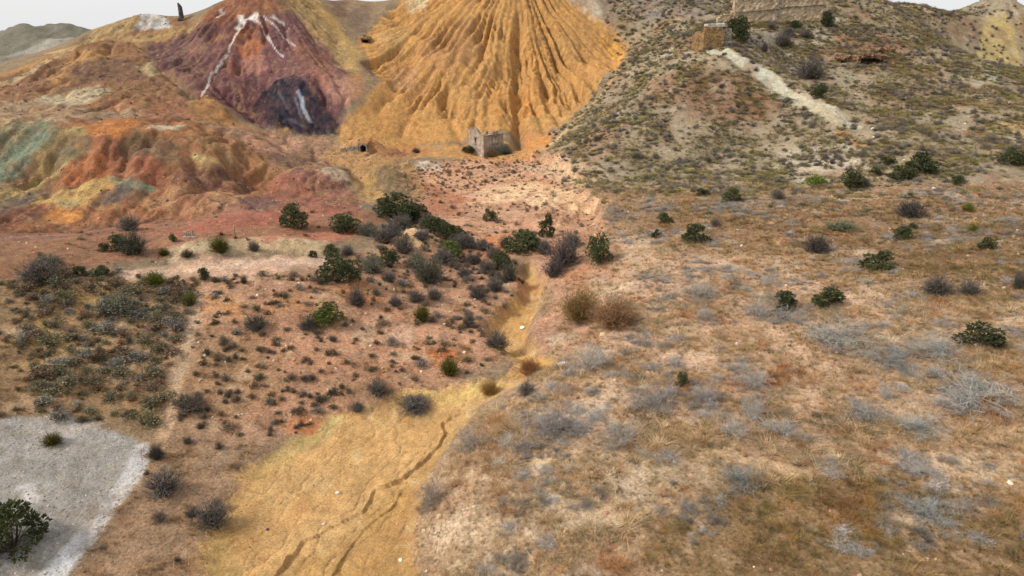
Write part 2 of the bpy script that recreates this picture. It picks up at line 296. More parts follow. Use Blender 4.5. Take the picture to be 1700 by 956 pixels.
CRACKS = [([(862,658),(820,668),(760,682),(733,695),(738,715),(725,735),(690,768),(660,790),(622,805),(612,825),(600,846),(560,862),(500,893),(470,930),(440,970)], .34),
          ([(735,700),(690,770),(640,800),(615,812)], .12), ([(620,815),(600,845)], .1),
          ([(665,800),(655,826),(600,872),(575,910),(548,950),(535,985)], .20), ([(812,578),(850,572),(880,580),(905,598)], .22), ([(840,500),(880,493),(900,485)], .25), ([(620,790),(560,815),(490,850)], .08)]
CRX = [(hit(*zip(*p)), dp) for p, dp in CRACKS]
def ground_z(x, y):
    """height of the finished ground anywhere"""
    x = np.asarray(x, np.float32); y = np.asarray(y, np.float32)
    z = bil(H, GX0, GY0, CELL, x, y)
    b = (y < 95) & (y > 15) & (np.abs(x) < 90)
    if b.any():
        xs, ys = x[b], y[b]; zz = z[b]
        wm = mask(ZN['wash'], xs, ys, .7, .5, 3, 3); gm = mask(ZN['gravel'], xs, ys, .6, .4, 3, 4); pl = mask(ZN['plain'], xs, ys, 1, .5)
        zz = zz + wm * (.12 * fbm(xs, ys, 2.2, 3, 50) + .06 * fbm(xs, ys, .55, 3, 51, .7)) - wm * (.11 * cut(perlin((xs * .86 - ys * .5) / 2.6 + .9 * fbm(xs, ys, 4, 3, 56), (xs * .5 + ys * .86) / 11), .05) + .06 * cut(perlin((xs * .86 - ys * .5) / 1.1 + .8 * fbm(xs, ys, 3, 3, 57), (xs * .5 + ys * .86) / 5), .08)) + gm * (.08 * fbm(xs, ys, .7, 3, 52, .7) - .07 * cut(perlin((xs * .8 - ys * .6) / 2.4 + .8 * fbm(xs, ys, 4, 3, 58), (xs * .6 + ys * .8) / 9), .06)) - wm * (.3 + 1.0 * sm(46, 60, ys))
        zz = zz + .75 * sm(.2, 2.6, poly_sd(ZN['plain'], xs, ys) + .8 * fbm(xs, ys, 3, 3, 55)) * (1 - sm(58, 75, ys))
        zz = zz + (1 - wm) * (1 - gm) * (.10 * fbm(xs, ys, 1.6, 3, 53) + .06 * fbm(xs, ys, .6, 2, 54))
        for q, dp in CRX:
            bb = (xs > q[:, 0].min() - 4) & (xs < q[:, 0].max() + 4) & (ys > q[:, 1].min() - 4) & (ys < q[:, 1].max() + 4)
            if bb.any():
                d, s, al = line_d(q, xs[bb] + .3 * fbm(xs[bb], ys[bb], 1.6, 4, 60, .6), ys[bb] + .28 * fbm(xs[bb], ys[bb], 1.3, 4, 61, .6))
                sd = -d * s; e = sm(0, .06, al) * (1 - sm(.94, 1, al))
                zz[bb] += .5 * dp * e * np.clip(.8 + .7 * fbm(xs[bb], ys[bb], 2.2, 3, 62), .6, 1.2) * (.5 * sm(-1.3, -.05, sd) * (1 - sm(-.03, .07, sd)) - 1.0 * sm(-.03, .07, sd) * (1 - sm(.5, 3.0, sd)))
        z = z.copy(); z[b] = zz
    return z
# ------------------------------------------------------------------ ground sheet: fine in the valley, coarse to the horizon
th_in = np.linspace(-R(47), R(47), 900); th_out = np.linspace(R(47), R(313), 90)[1:-1]
TH = np.concatenate([th_in, th_out])
rr = [0.6]
while rr[-1] < 5000:
    r_ = rr[-1]
    dr = (r_ * .25 if r_ < 14 else 1.0 if r_ < 22 else min(.30, .085 * (r_ / 30) ** 1.35) if r_ < 225 else min(r_ * .0045, 1.6) if r_ < 400 else r_ * .07)
    rr.append(r_ + dr)
RR = np.array(rr); NT, NR = len(TH), len(RR)
TT, RG = np.meshgrid(TH, RR)
VX = (np.sin(TT) * RG).astype(np.float32); VY = (np.cos(TT) * RG).astype(np.float32)
def far_z(x, y):
    r = np.hypot(x, y)
    return (6 + 9 * fbm(x, y, 420, 4, 70) + sm(350, 1500, r) * (4 + 26 * np.maximum(fbm(x, y, 900, 4, 71) + .1, -.25))).astype(np.float32)
def full_z(x, y):
    edge = np.minimum(np.minimum(x - GX0, GX1 - x), np.minimum(GY1 - y, y - GY0))
    k = sm(0, 45, edge)
    near = bil(Hc, cx[0], cy[0], 1.6, x, y); near = np.where(k > 0, ground_z(x, y), near)
    kn = sm(0, 14, edge)
    base = np.where(y < 60, 3.0 + .8 * fbm(x, y, 40, 3, 72), far_z(x, y))
    base = base * sm(20, 110, y) + (3.0 + .8 * fbm(x, y, 40, 3, 72) + .03 * np.abs(x)) * (1 - sm(20, 110, y))
    kk = np.where(edge == y - GY0, kn, k)
    return near * kk + base * (1 - kk)
VZ = full_z(VX, VY); VZ += np.where((RG > 95) & (RG < 240), .07 * fbm(VX, VY, .7, 2, 76), 0)
# the bare grey hill far off on the left
def far_hill(cxp, cyp, hgt, sx, sy, seed):
    d = ((VX - cxp) / sx) ** 2 + ((VY - cyp) / sy) ** 2
    return hgt * np.exp(-d) * (1 + .18 * fbm(VX, VY, 22, 4, seed))
VZ = np.maximum(VZ, np.where(RG > 180, far_hill(-200, 330, 34, 120, 60, 80), -99))
VZ = VZ.astype(np.float32)

# colours of the bare earth, as patches drawn on the plan: (outline, colour, soft edge m, ragged edge m)
PATCH = [
 (ZP['hill'], (162,146,120), 6, 5),
 ([(1080,140),(1200,120),(1290,170),(1270,200),(1150,195),(1070,170)], (150,112,84), 2, 3),
 ([(930,250),(1000,205),(1050,210),(1020,250),(960,280)], (160,132,108), 2, 3),
 ([(1270,262),(1330,245),(1400,238),(1480,275),(1500,292),(1400,300),(1300,290)], (205,190,165), 1.5, 3),
 ([(1055,88),(1125,68),(1152,88),(1090,97)], (196,182,160), 1, 2),
 ([(1040,0),(1210,-20),(1195,32),(1110,28),(1050,40)], (128,120,114), 2, 2),
 ([(1310,80),(1345,55),(1415,15),(1400,45),(1345,80),(1310,95)], (176,164,146), 1, 2),
 ([(1225,50),(1300,55),(1330,110),(1300,125),(1240,95)], (150,142,130), 1.5, 2),
 ([(1385,60),(1440,50),(1520,75),(1520,112),(1440,118),(1390,105)], (158,118,92), 2, 3),
 ([(1440,150),(1560,140),(1560,180),(1460,195)], (135,110,85), 2, 3),
 ([(1600,112),(1650,108),(1675,135),(1620,142)], (180,172,152), 1, 2),
 ([(1450,170),(1500,160),(1560,190),(1480,200)], (172,150,125), 1, 2),
 ([(1640,205),(1740,195),(1740,225),(1650,218)], (205,175,120), 1, 2),
 ([(1395,213),(1440,238),(1420,242),(1385,225)], (192,138,84), .6, 1),
 ([(1160,88),(1182,82),(1218,86),(1300,133),(1428,210),(1402,213),(1310,167),(1230,117)], (200,196,174), .28, .3), ([(1310,140),(1360,165),(1430,208),(1404,214),(1330,178)], (190,172,138), .6, .8),
 (ZP['plain'], (190,158,126), 3, 2.5),
 ([(1000,320),(1300,312),(1950,305),(1950,440),(1500,450),(1250,430),(1030,400)], (146,115,88), 4, 4),
 ([(1350,400),(1600,380),(1950,380),(1950,540),(1700,520),(1500,480)], (136,106,78), 3, 4),
 ([(1010,400),(1300,440),(1500,520),(1500,640),(1200,700),(900,760),(800,780),(730,800),(800,710),(900,625),(985,560)], (212,174,142), 3, 3),
 ([(900,800),(1080,760),(1250,800),(1200,960),(850,1000),(740,960),(760,880)], (202,174,140), 2, 2),
 ([(1150,820),(1500,800),(1950,860),(1950,1100),(1000,1060),(1100,900)], (146,116,78), 2, 2),
 ([(1120,755),(1200,762),(1290,785),(1350,800),(1330,815),(1220,785),(1130,770)], (222,184,138), .5, .7),
 ([(1480,880),(1560,900),(1640,950),(1600,970),(1480,920)], (196,166,136), .5, 1),
 ([(885,775),(905,770),(908,800),(888,808)], (232,202,156), .2, .3),
 ([(-300,380),(0,378),(200,368),(400,338),(480,345),(600,345),(640,365),(570,398),(430,402),(300,418),(200,440),(0,462),(-300,465)], (172,116,86), 1, 1.5),
 (ZP['leftslope'], (166,132,94), 1.5, 2),
 ([(-200,380),(0,385),(150,395),(180,430),(90,450),(0,450),(-200,450)], (160,112,78), 1.5, 2),
 ([(60,480),(150,470),(180,490),(130,500)], (196,162,100), 1, 1.2), ([(60,530),(110,520),(60,570),(0,570)], (200,164,96), 1, 1.2), ([(120,560),(180,550),(170,575),(60,620),(20,610)], (192,156,100), 1, 1.2),
 (ZP['bank'], (198,146,112), 1.5, 1.5),
 ([(875,425),(960,400),(1010,400),(1020,480),(1000,545),(960,600),(925,592),(880,562),(890,530),(905,490),(908,455)], (202,152,122), 1.2, 1.5), ([(930,450),(990,440),(980,470),(940,480)], (196,136,98), 1, 1), ([(985,460),(1050,480),(1040,510),(990,500)], (216,186,156), .6, 1.2),
 ([(560,470),(620,470),(640,500),(600,510),(560,495)], (212,138,84), 1, 1.2), ([(690,580),(760,575),(770,600),(730,610),(690,595)], (208,124,70), .6, 1), ([(440,490),(520,480),(520,510),(440,520)], (206,146,98), 1, 1.2), ([(345,495),(400,500),(400,530),(345,525)], (214,152,92), 1, 1.2),
 ([(640,540),(690,545),(680,570),(640,565)], (218,176,150), .7, 1), ([(300,560),(420,560),(480,640),(400,700),(300,690)], (168,132,96), 1.5, 1.5),
 (ZP['peach'], (212,160,124), 2, 1.5),
 ([(800,318),(870,298),(930,310),(990,340),(960,350),(880,338),(800,335)], (236,196,150), 1.2, 1.5), ([(860,270),(950,260),(1010,300),(950,320),(900,290)], (212,182,148), 1.5, 2),
 ([(700,300),(780,330),(760,360),(700,350)], (182,118,84), 1.5, 1.5), ([(790,400),(850,380),(870,410),(800,425)], (206,132,84), 1, 1), ([(690,370),(760,380),(830,430),(780,440),(720,410)], (204,138,98), 1, 1),
 ([(650,385),(690,378),(730,388),(725,410),(680,408)], (226,186,140), .5, .8),
 ([(240,738),(285,690),(400,735),(470,722),(400,790),(365,840),(340,900),(330,1060),(40,1060),(110,956),(200,830),(236,775)], (166,134,106), .8, 1),
 ([(172,452),(300,434),(430,425),(540,424),(560,436),(530,446),(420,456),(300,462),(200,460)], (226,180,148), .8, 1.2),
 ([(270,412),(330,397),(430,392),(545,397),(530,420),(400,425),(290,430)], (206,180,140), .7, 1),
 ([(430,398),(520,386),(620,388),(560,396),(450,402)], (196,122,98), .5, .8),
 ([(260,385),(400,350),(560,345),(600,352),(500,365),(400,378),(300,392)], (178,106,84), .8, 1),
 ([(0,372),(120,366),(200,372),(180,386),(60,400),(0,400)], (150,108,88), .8, 1),
 # coloured mound
 (ZP['mound'], (170,112,70), 1, 1.2),
 ([(-300,205),(0,205),(60,198),(95,210),(60,262),(20,302),(-20,330),(-300,340)], (132,140,108), 1, 1.2),
 ([(95,213),(62,258),(0,300),(-60,330),(-60,305),(0,268),(55,222)], (132,148,122), .6, .8),
 ([(0,225),(50,215),(40,240),(0,262)], (118,118,92), .8, 1),
 ([(95,212),(150,208),(135,250),(45,322),(-40,365),(-40,330),(60,268)], (182,156,92), .8, 1),
 ([(-60,345),(20,330),(80,303),(98,312),(30,350),(-60,375)], (116,104,90), .6, .8),
 ([(100,230),(150,215),(160,228),(130,255),(100,275),(85,265)], (120,106,80), .8, 1),
 ([(128,204),(232,198),(228,225),(195,238),(165,230)], (206,124,40), .7, 1), ([(232,203),(330,203),(380,225),(340,235),(290,222),(240,215)], (188,128,70), .8, 1),
 ([(250,206),(310,206),(300,215),(255,214)], (218,204,168), .3, .5),
 ([(110,280),(170,245),(190,255),(185,290),(110,305)], (196,112,58), .8, 1), ([(150,230),(200,232),(205,285),(185,290),(180,255)], (164,98,62), .8, 1),
 ([(195,232),(230,214),(300,232),(305,268),(260,266),(205,258)], (122,98,70), .8, 1.2), ([(205,265),(270,262),(275,305),(230,310),(205,290)], (172,102,68), .8, 1),
 ([(318,255),(345,258),(375,282),(345,290),(325,280)], (204,176,108), .6, .8), ([(300,225),(360,230),(410,265),(390,285),(350,260)], (164,122,74), .8, 1),
 ([(280,285),(400,292),(450,310),(380,318),(290,305)], (132,86,68), .8, 1),
 ([(55,322),(180,293),(195,308),(150,340),(60,342)], (208,170,88), .7, 1), ([(90,332),(140,325),(130,345),(95,345)], (176,160,112), .5, .6),
 ([(72,358),(90,344),(135,348),(130,364),(85,372)], (218,146,60), .4, .6), ([(-40,360),(60,340),(85,345),(60,370),(-40,385)], (132,84,62), .7, .8),
 ([(178,295),(225,293),(250,314),(230,322),(195,312)], (138,144,116), .4, .6), ([(148,338),(175,320),(205,310),(240,322),(240,332),(160,346)], (106,92,86), .4, .5), ([(240,306),(256,310),(250,318),(240,316)], (122,158,118), .3, .3),
 ([(240,336),(290,308),(400,325),(430,338),(330,362),(250,348)], (200,148,102), .8, 1), ([(290,325),(340,320),(350,345),(290,350)], (166,108,76), .7, .8),
 # hill above it
 (ZP['brown'], (158,112,74), 1.2, 1.5),
 ([(-200,150),(0,125),(120,76),(200,42),(190,60),(120,92),(0,140),(-200,165)], (190,140,78), 1, 1.2),
 ([(78,132),(130,92),(190,84),(165,106),(92,142)], (198,146,80), 1.2, 1.5), ([(108,116),(200,96),(262,112),(242,132),(120,146)], (126,92,72), 1.5, 2),
 ([(0,130),(80,105),(70,150),(0,160)], (146,104,74), 1.5, 2),
 ([(55,168),(125,146),(185,150),(150,172),(70,178)], (208,190,152), 1, 1.5), ([(-100,165),(60,168),(150,182),(240,180),(210,196),(-100,198)], (176,144,110), 1, 1.5),
 ([(183,170),(226,168),(228,183),(190,184)], (204,138,94), .6, .8), ([(240,185),(290,160),(320,190),(300,200),(250,198)], (176,116,80), .8, 1), ([(0,188),(60,192),(120,190),(110,204),(0,204)], (206,172,128), .6, .8),
 ([(110,85),(160,42),(200,18),(235,18),(222,50),(170,66)], (182,152,96), 1, 1), ([(222,52),(235,18),(250,14),(276,28),(282,46),(240,48)], (208,206,198), .5, .8), ([(170,64),(290,44),(345,28),(305,60),(230,74)], (194,156,94), 1, 1),
 ([(225,110),(255,100),(275,120),(250,130)], (196,170,120), .8, 1), ([(290,135),(330,160),(380,195),(340,190),(300,160)], (146,118,88), .8, 1),
 # red hill
 (ZP['red'], (128,84,86), 1.2, 1.5),
 ([(245,76),(300,58),(335,40),(362,60),(335,118),(300,130),(258,98)], (122,86,82), 1.2, 1.5),
 ([(335,35),(375,-5),(480,-40),(490,15),(430,24),(400,32),(360,44)], (160,98,64), 1, 1.2), ([(440,-20),(500,-40),(520,0),(500,30),(470,20)], (148,112,76), 1, 1),
 ([(392,78),(420,58),(442,75),(432,98),(395,92)], (188,112,66), .8, 1), ([(380,52),(410,45),(440,50),(420,62),(390,70)], (150,86,52), .6, 1), ([(360,95),(420,95),(440,120),(380,125)], (150,92,82), 1, 1.2), ([(395,100),(440,95),(450,115),(420,125)], (190,128,110), .8, 1), ([(300,75),(345,65),(345,85),(310,95)], (156,110,96), .8, 1),
 ([(500,60),(545,95),(560,130),(530,135),(500,110),(480,85)], (160,104,82), 1, 1.2), ([(538,128),(585,125),(580,172),(552,168)], (202,142,120), .7, .9), ([(505,110),(545,125),(550,150),(520,140)], (168,106,90), .8, 1),
 ([(330,165),(400,130),(445,148),(432,202),(380,182)], (108,66,68), 1, 1.2),
 ([(424,176),(440,150),(462,134),(490,124),(508,136),(526,158),(548,185),(572,218),(545,226),(500,226),(466,218),(440,206),(438,190)], (36,39,54), .25, 1.6), ([(420,180),(440,160),(452,186),(446,204),(428,196)], (84,58,64), .5, 1.5), ([(505,120),(530,140),(560,190),(545,190),(520,158)], (96,60,66), .5, 1.2),
 ([(318,168),(340,157),(372,182),(405,206),(382,212),(338,202)], (186,132,70), .7, .8), ([(462,216),(478,213),(483,224),(464,224)], (206,160,70), .3, .4),
 ([(480,-40),(522,-5),(562,40),(602,90),(612,132),(588,132),(545,85),(505,40),(485,10)], (186,154,92), 1, 1),
 ([(560,0),(600,-10),(640,0),(620,60),(590,60),(572,30)], (150,126,96), 1, 1), ([(575,32),(600,8),(618,12),(610,50),(592,56)], (128,106,88), .6, .8), ([(540,-10),(580,-10),(575,30),(560,30)], (118,92,78), .8, 1), ([(590,100),(615,95),(622,128),(600,130)], (150,122,100), .6, .8), ([(560,120),(600,125),(605,165),(575,170)], (190,140,104), .8, 1),
 # foot of the hills
 ([(340,208),(400,205),(450,216),(520,224),(560,235),(545,285),(480,300),(440,285)], (176,130,94), 1, 1.2), ([(400,225),(450,218),(505,235),(480,260),(420,250)], (200,146,112), .8, 1), ([(440,262),(500,250),(540,262),(480,280),(450,285)], (136,100,78), .8, 1), ([(400,240),(440,255),(470,290),(450,320),(420,270)], (164,112,72), .8, 1),
 ([(390,342),(450,300),(490,282),(545,278),(605,335),(590,352),(480,352)], (168,102,80), .8, 1), ([(480,286),(530,278),(575,300),(580,325),(530,320)], (154,104,86), .8, 1), ([(525,283),(565,280),(580,300),(560,300)], (200,178,150), .4, .8), ([(395,328),(440,322),(470,338),(420,350)], (126,92,88), .6, .7),
 (ZP['ochre'], (194,143,78), .8, .9),
 ([(700,60),(780,30),(800,70),(760,130),(700,120)], (176,128,78), 2, 3), ([(880,20),(960,60),(1000,100),(940,120),(890,80)], (186,136,74), 2, 3), ([(800,150),(880,140),(900,190),(820,190)], (196,136,66), 2, 2), ([(650,110),(700,110),(690,150),(650,150)], (182,138,96), 1.5, 2), ([(620,60),(680,40),(670,100),(630,110)], (190,150,92), 1.5, 2),
 ([(672,-10),(725,-20),(705,18),(685,24)], (220,200,156), .8, 1), ([(928,-10),(985,-20),(1002,32),(985,34),(960,15)], (200,180,154), .8, 1), ([(985,-20),(1020,-20),(1032,48),(1012,50),(1000,25)], (142,122,102), .8, 1), ([(1000,55),(1040,75),(1030,108),(1010,90)], (212,156,66), 1, 1.5),
 ([(535,262),(560,236),(610,236),(700,242),(850,240),(912,222),(905,248),(850,268),(780,264),(690,262),(640,272),(600,282)], (204,150,86), .7, .9), ([(600,240),(690,236),(720,252),(640,262)], (190,130,74), .8, 1), ([(640,252),(672,248),(678,256),(650,260)], (150,92,56), .3, .4),
 ([(565,278),(620,268),(690,270),(705,320),(660,345),(600,335)], (192,146,82), .7, .9), ([(622,280),(660,276),(690,322),(662,332),(630,318)], (140,118,84), .4, .7), ([(600,300),(622,290),(640,335),(610,332)], (204,160,84), .4, .6), ([(690,266),(735,272),(730,285),(695,280)], (214,196,176), .4, .6), ([(868,224),(918,220),(912,242),(870,250)], (204,140,72), .6, .7),
 ([(850,240),(868,232),(872,252),(842,262)], (190,142,92), .6, .8),
 # right edge quarry
 ([(1560,42),(1600,28),(1634,26),(1628,75),(1590,66)], (142,118,90), 1.5, 2), ([(1624,92),(1632,40),(1650,22),(1664,22),(1684,48),(1698,104),(1660,108)], (196,170,104), .8, 1), ([(1690,30),(1740,10),(1740,110),(1705,108)], (160,130,90), .8, 1),
 # near ground
 (ZP['gravel'], (172,166,156), .28, .5), ([(243,735),(250,745),(240,780),(205,835),(150,905),(110,960),(60,1040),(20,1040),(70,950),(130,885),(180,825),(215,770),(225,740)], (222,222,222), .2, .3), ([(20,810),(45,806),(48,835),(18,850)], (226,222,216), .3, .5), ([(60,720),(110,690),(160,705),(110,725)], (190,180,168), .5, .8), ([(140,850),(200,800),(190,830),(150,880)], (160,148,134), .4, .6), ([(-100,870),(60,880),(20,960),(-100,960)], (150,148,140), .5, .8),
 (ZP['wash'], (214,168,106), .45, .9),
 ([(745,712),(700,765),(640,808),(615,850),(560,880),(490,930),(450,1000),(690,1050),(688,960),(690,850),(705,790),(760,712)], (196,152,88), .3, .3), ([(690,800),(650,850),(600,950),(640,1000),(685,1000),(688,900)], (190,146,84), .5, .6),
 ([(650,655),(770,640),(830,628),(820,645),(740,668),(660,672)], (222,184,108), .4, .5), ([(400,790),(470,735),(520,700),(560,686),(550,715),(470,760),(420,800)], (194,166,104), .5, .6), ([(465,705),(500,690),(540,692),(520,712),(478,718)], (204,134,84), .3, .5), ([(545,690),(570,684),(575,692),(550,698)], (226,206,140), .2, .3), ([(355,880),(390,850),(400,900),(370,1000),(345,1000)], (190,158,98), .4, .5),
 ([(820,510),(870,488),(895,500),(870,550),(840,545)], (214,164,96), .4, .5), ([(810,575),(880,575),(920,592),(900,606),(860,590)], (224,180,96), .2, .3), ([(905,560),(955,545),(960,560),(920,580)], (206,178,150), .3, .4), ([(862,450),(900,455),(895,480),(862,480)], (210,150,92), .4, .5),
]
STROKE = [  # worn lines: footpath, white mineral streaks, dust tracks (points, half width m, colour)
 ([(330,480),(318,540),(302,600),(290,650),(278,690),(268,725)], .5, (208,174,138), .8),
 ([(418,22),(405,38),(390,62),(378,85),(365,105),(348,130),(335,158)], .17, (246,234,226), 1), ([(400,24),(405,38),(395,48)], .6, (248,238,230), 1), ([(424,24),(436,48),(452,72),(470,95)], .17, (240,222,212), 1), ([(434,22),(462,48),(492,78)], .15, (236,216,206), 1), ([(428,22),(420,30)], .8, (248,238,230), 1),
 ([(365,15),(372,25),(362,28)], .5, (226,208,196), .7), ([(450,26),(470,40)], .5, (230,214,204), .8), ([(494,148),(500,165),(506,182),(514,200)], .42, (176,182,198), .9), ([(488,160),(496,178),(500,195)], .22, (120,122,134), .8), ([(462,150),(470,165),(478,180)], .2, (110,112,118), .7), ([(478,196),(492,204),(508,212)], .3, (98,96,108), .7),
 ([(1190,92),(1250,128),(1330,168),(1418,212)], .25, (118,104,84), .8), ([(1215,86),(1290,130),(1380,180),(1430,212)], .5, (206,200,178), .6),
 ([(180,460),(320,445),(430,436),(545,432)], .8, (232,196,168), .6), ([(0,395),(200,378),(420,352),(590,346)], .6, (190,122,96), .6),
 ([(905,250),(950,205),(1000,155),(1030,115)], .45, (220,180,110), .8), ([(1010,305),(1200,318),(1440,330),(1700,338)], .5, (200,168,130), .5), ([(780,330),(830,300),(870,285)], .3, (226,186,146), .6), ([(900,830),(950,860),(1040,880),(1150,850)], .5, (214,176,132), .5),
 ([(70,90),(110,82),(40,125),(0,140)], .8, (220,196,150), .5)]
fx, fy, fr = VX.ravel(), VY.ravel(), RG.ravel()
inn = (fr > 18) & (fr < 330) & (np.abs(TT.ravel()) < R(60))
ix = np.flatnonzero(inn); xs, ys = fx[ix], fy[ix]
def srgb(a): return np.where(a <= .0031308, a * 12.92, 1.055 * np.maximum(a, 1e-6) ** (1 / 2.4) - .055)
ZL = [ZP[k] for k in ('wash', 'gravel', 'ochre', 'red', 'mound', 'brown')]
COL = np.tile(lin((146,124,96)).astype(np.float32), (len(fx), 1))
cc = COL[ix].copy()
wx = xs + 1.1 * fbm(xs, ys, 4, 4, 120, .65) + .35 * fbm(xs, ys, .9, 2, 121); wy = ys + 1.4 * fbm(xs, ys, 4, 4, 122, .65) + .4 * fbm(xs, ys, .9, 2, 123)
opq = np.clip(.84 + .75 * fbm(xs, ys, 2.2, 4, 124, .7), .25, 1)
for k, (pl, col, soft, warp) in enumerate(PATCH):
    big = pl in ZL; sm_ = soft < .3
    m = mask(hit(*zip(*pl)), xs if sm_ else wx, ys if sm_ else wy, soft * 1.1, warp * 1.2, 2.5 + 2.5 * soft, k % 23)[:, None]
    if not big: m = m * opq[:, None]
    cc = cc * (1 - m) + lin(col).astype(np.float32) * m
for k, (pl, hw, col, st) in enumerate(STROKE):
    q = hit(*zip(*pl)); b = (xs > q[:, 0].min() - 3) & (xs < q[:, 0].max() + 3) & (ys > q[:, 1].min() - 3) & (ys < q[:, 1].max() + 3)
    d, s_, al = line_d(q, xs[b] + .5 * fbm(xs[b], ys[b], 4, 3, 90 + k), ys[b])
    m = (st * (1 - sm(hw * .5, hw * 1.5, d * (1 + .5 * fbm(xs[b], ys[b], 1.5, 3, 95)))) * sm(0, .05, al))[:, None]
    cc[b] = cc[b] * (1 - m) + lin(col).astype(np.float32) * m
# mottling of the earth itself: mineral tints, stony and dusty patches
badv = mask(ZN['terrace'], xs, ys, 1, 0) * .5
for k in ('mound', 'brown', 'red', 'ochre', 'foot'): badv = np.maximum(badv, mask(ZN[k], xs, ys, 1, 0))
ocm = mask(ZN['ochre'], xs, ys, 1, 0); bkp = hit([436,470,490,522,568,500,446], [172,138,128,160,217,223,202]); blk = 1 - .8 * mask(bkp, xs, ys, 1, .5)
n1 = fbm(xs, ys, 7, 5, 101, .6); n2 = fbm(xs, ys, 1.6, 4, 102, .6); n3 = fbm(xs, ys, 18, 3, 103)
a = (.08 * np.clip(badv, 0, 1) * (1 - ocm))[:, None]; cc = cc * (1 - a) + (cc @ np.array([.3, .55, .15]))[:, None] * a
cc *= np.array([1.02, 1.0, .96]) + np.array([0, .0, .06]) * mask(ZN['gravel'], xs, ys, .5, .5)[:, None]; cc *= (1 - .10 * np.clip(badv, 0, 1) * (1 - ocm))[:, None]
cc *= (1 + .22 * n1 + .30 * n2 + .25 * fbm(xs, ys, .55, 3, 125, .7) + badv * (.22 * fbm(xs, ys, 1.0, 3, 126, .75) + .2 * fbm(xs * 2.2, ys * .5, 1.4, 3, 127, .7)))[:, None]
warm = (.16 * n3 + .12 * fbm(xs, ys, 3.5, 4, 104, .6))[:, None]
cc *= np.concatenate([1 + .5 * warm, 1 - .1 * warm, 1 - .9 * warm], 1)
for sc_, sd_, lo_, hi_, cl_, st_ in ((2.6, 181, .08, .38, (140,114,84), .45), (1.3, 182, .12, .45, (204,172,126), .35), (1.8, 183, .12, .42, (94,70,54), .5), (5, 184, .1, .4, (184,136,80), .45)):
    a = (sm(lo_, hi_, fbm(xs * 1.2 + .4 * ys, ys * .8, sc_, 5, sd_, .7)) * badv * st_ * blk)[:, None] * (1 - .55 * ocm[:, None]); cc = cc * (1 - a) + lin(cl_) * a
a = (sm(.05, .45, fbm(xs * 1.3, ys * .6, 3.5, 5, 185, .7)) * ocm * .55)[:, None]; cc = cc * (1 - a) + lin((168,124,82)) * a
a = (sm(.1, .45, fbm(xs * 1.6, ys * .6, 1.4, 4, 186, .7)) * ocm * .5)[:, None]; cc = cc * (1 - a) + lin((214,170,104)) * a
pm = mask(ZN['plain'], xs, ys, 2, 1.5)
a = sm(.05, .35, fbm(xs, ys, 6, 4, 105, .6))[:, None] * pm[:, None] * .4
cc = cc * (1 - a) + lin((176,132,94)) * a
a = sm(.12, .4, fbm(xs * .6, ys, 5, 4, 106, .6))[:, None] * pm[:, None] * .6
cc = cc * (1 - a) + lin((222,194,160)) * a
hm = mask(ZN['hill'], xs, ys, 2, 2)
a = sm(.1, .35, fbm(xs, ys, 5, 5, 107, .65))[:, None] * hm[:, None] * .65
cc = cc * (1 - a) + lin((186,166,136)) * a
a = sm(.1, .4, fbm(xs, ys, 9, 4, 108, .6))[:, None] * hm[:, None] * .6
cc = cc * (1 - a) + lin((150,112,84)) * a
lm = np.maximum(mask(ZN['leftslope'], xs, ys, 2, 1), mask(ZN['bank'], xs, ys, 1, 1))
a = sm(.15, .4, fbm(xs, ys, 4, 4, 109, .65))[:, None] * lm[:, None] * .6
cc = cc * (1 - a) + lin((214,180,142)) * a
wz = mask(ZN['wash'], xs, ys, .3, .3)
for sc_, sd_, lo_, hi_, cl_, st_ in ((4, 112, .05, .4, (190,138,84), .7), (2.2, 113, .1, .45, (230,194,136), .7), (7, 114, .1, .4, (198,154,92), .6)):
    a = (sm(lo_, hi_, fbm(xs + .35 * ys, ys * .6, sc_, 5, sd_, .65)) * wz * st_)[:, None]; cc = cc * (1 - a) + lin(cl_) * a
gz_ = mask(ZN['gravel'], xs, ys, .3, .3)
for sc_, sd_, lo_, hi_, cl_, st_ in ((3, 115, .05, .4, (148,136,120), .7), (1.6, 116, .1, .45, (198,194,188), .6), (5, 117, .2, .5, (172,146,116), .7)):
    a = (sm(lo_, hi_, fbm(xs + .5 * ys, ys * .7, sc_, 5, sd_, .65)) * gz_ * st_)[:, None]; cc = cc * (1 - a) + lin(cl_) * a
COL[ix] = np.clip(cc, .004, .9)
o = ~inn
a = fbm(fx[o], fy[o], 18, 5, 110, .65)[:, None]
COL[o] = lin((122,116,100)) * (1 + .4 * a)
a = (sm(.1, .4, fbm(fx[o] * .5 + fy[o] * .5, (fy[o] - fx[o]) * 2, 40, 4, 111)) * (fr[o] < 900))[:, None] * .7
COL[o] = COL[o] * (1 - a) + lin((196,188,172)) * a
lum = COL @ np.array([.3, .55, .15], np.float32)
COL = COL * .92 + lum[:, None] * .08
COL = np.clip(COL * ALB, .004, .9).astype(np.float32)

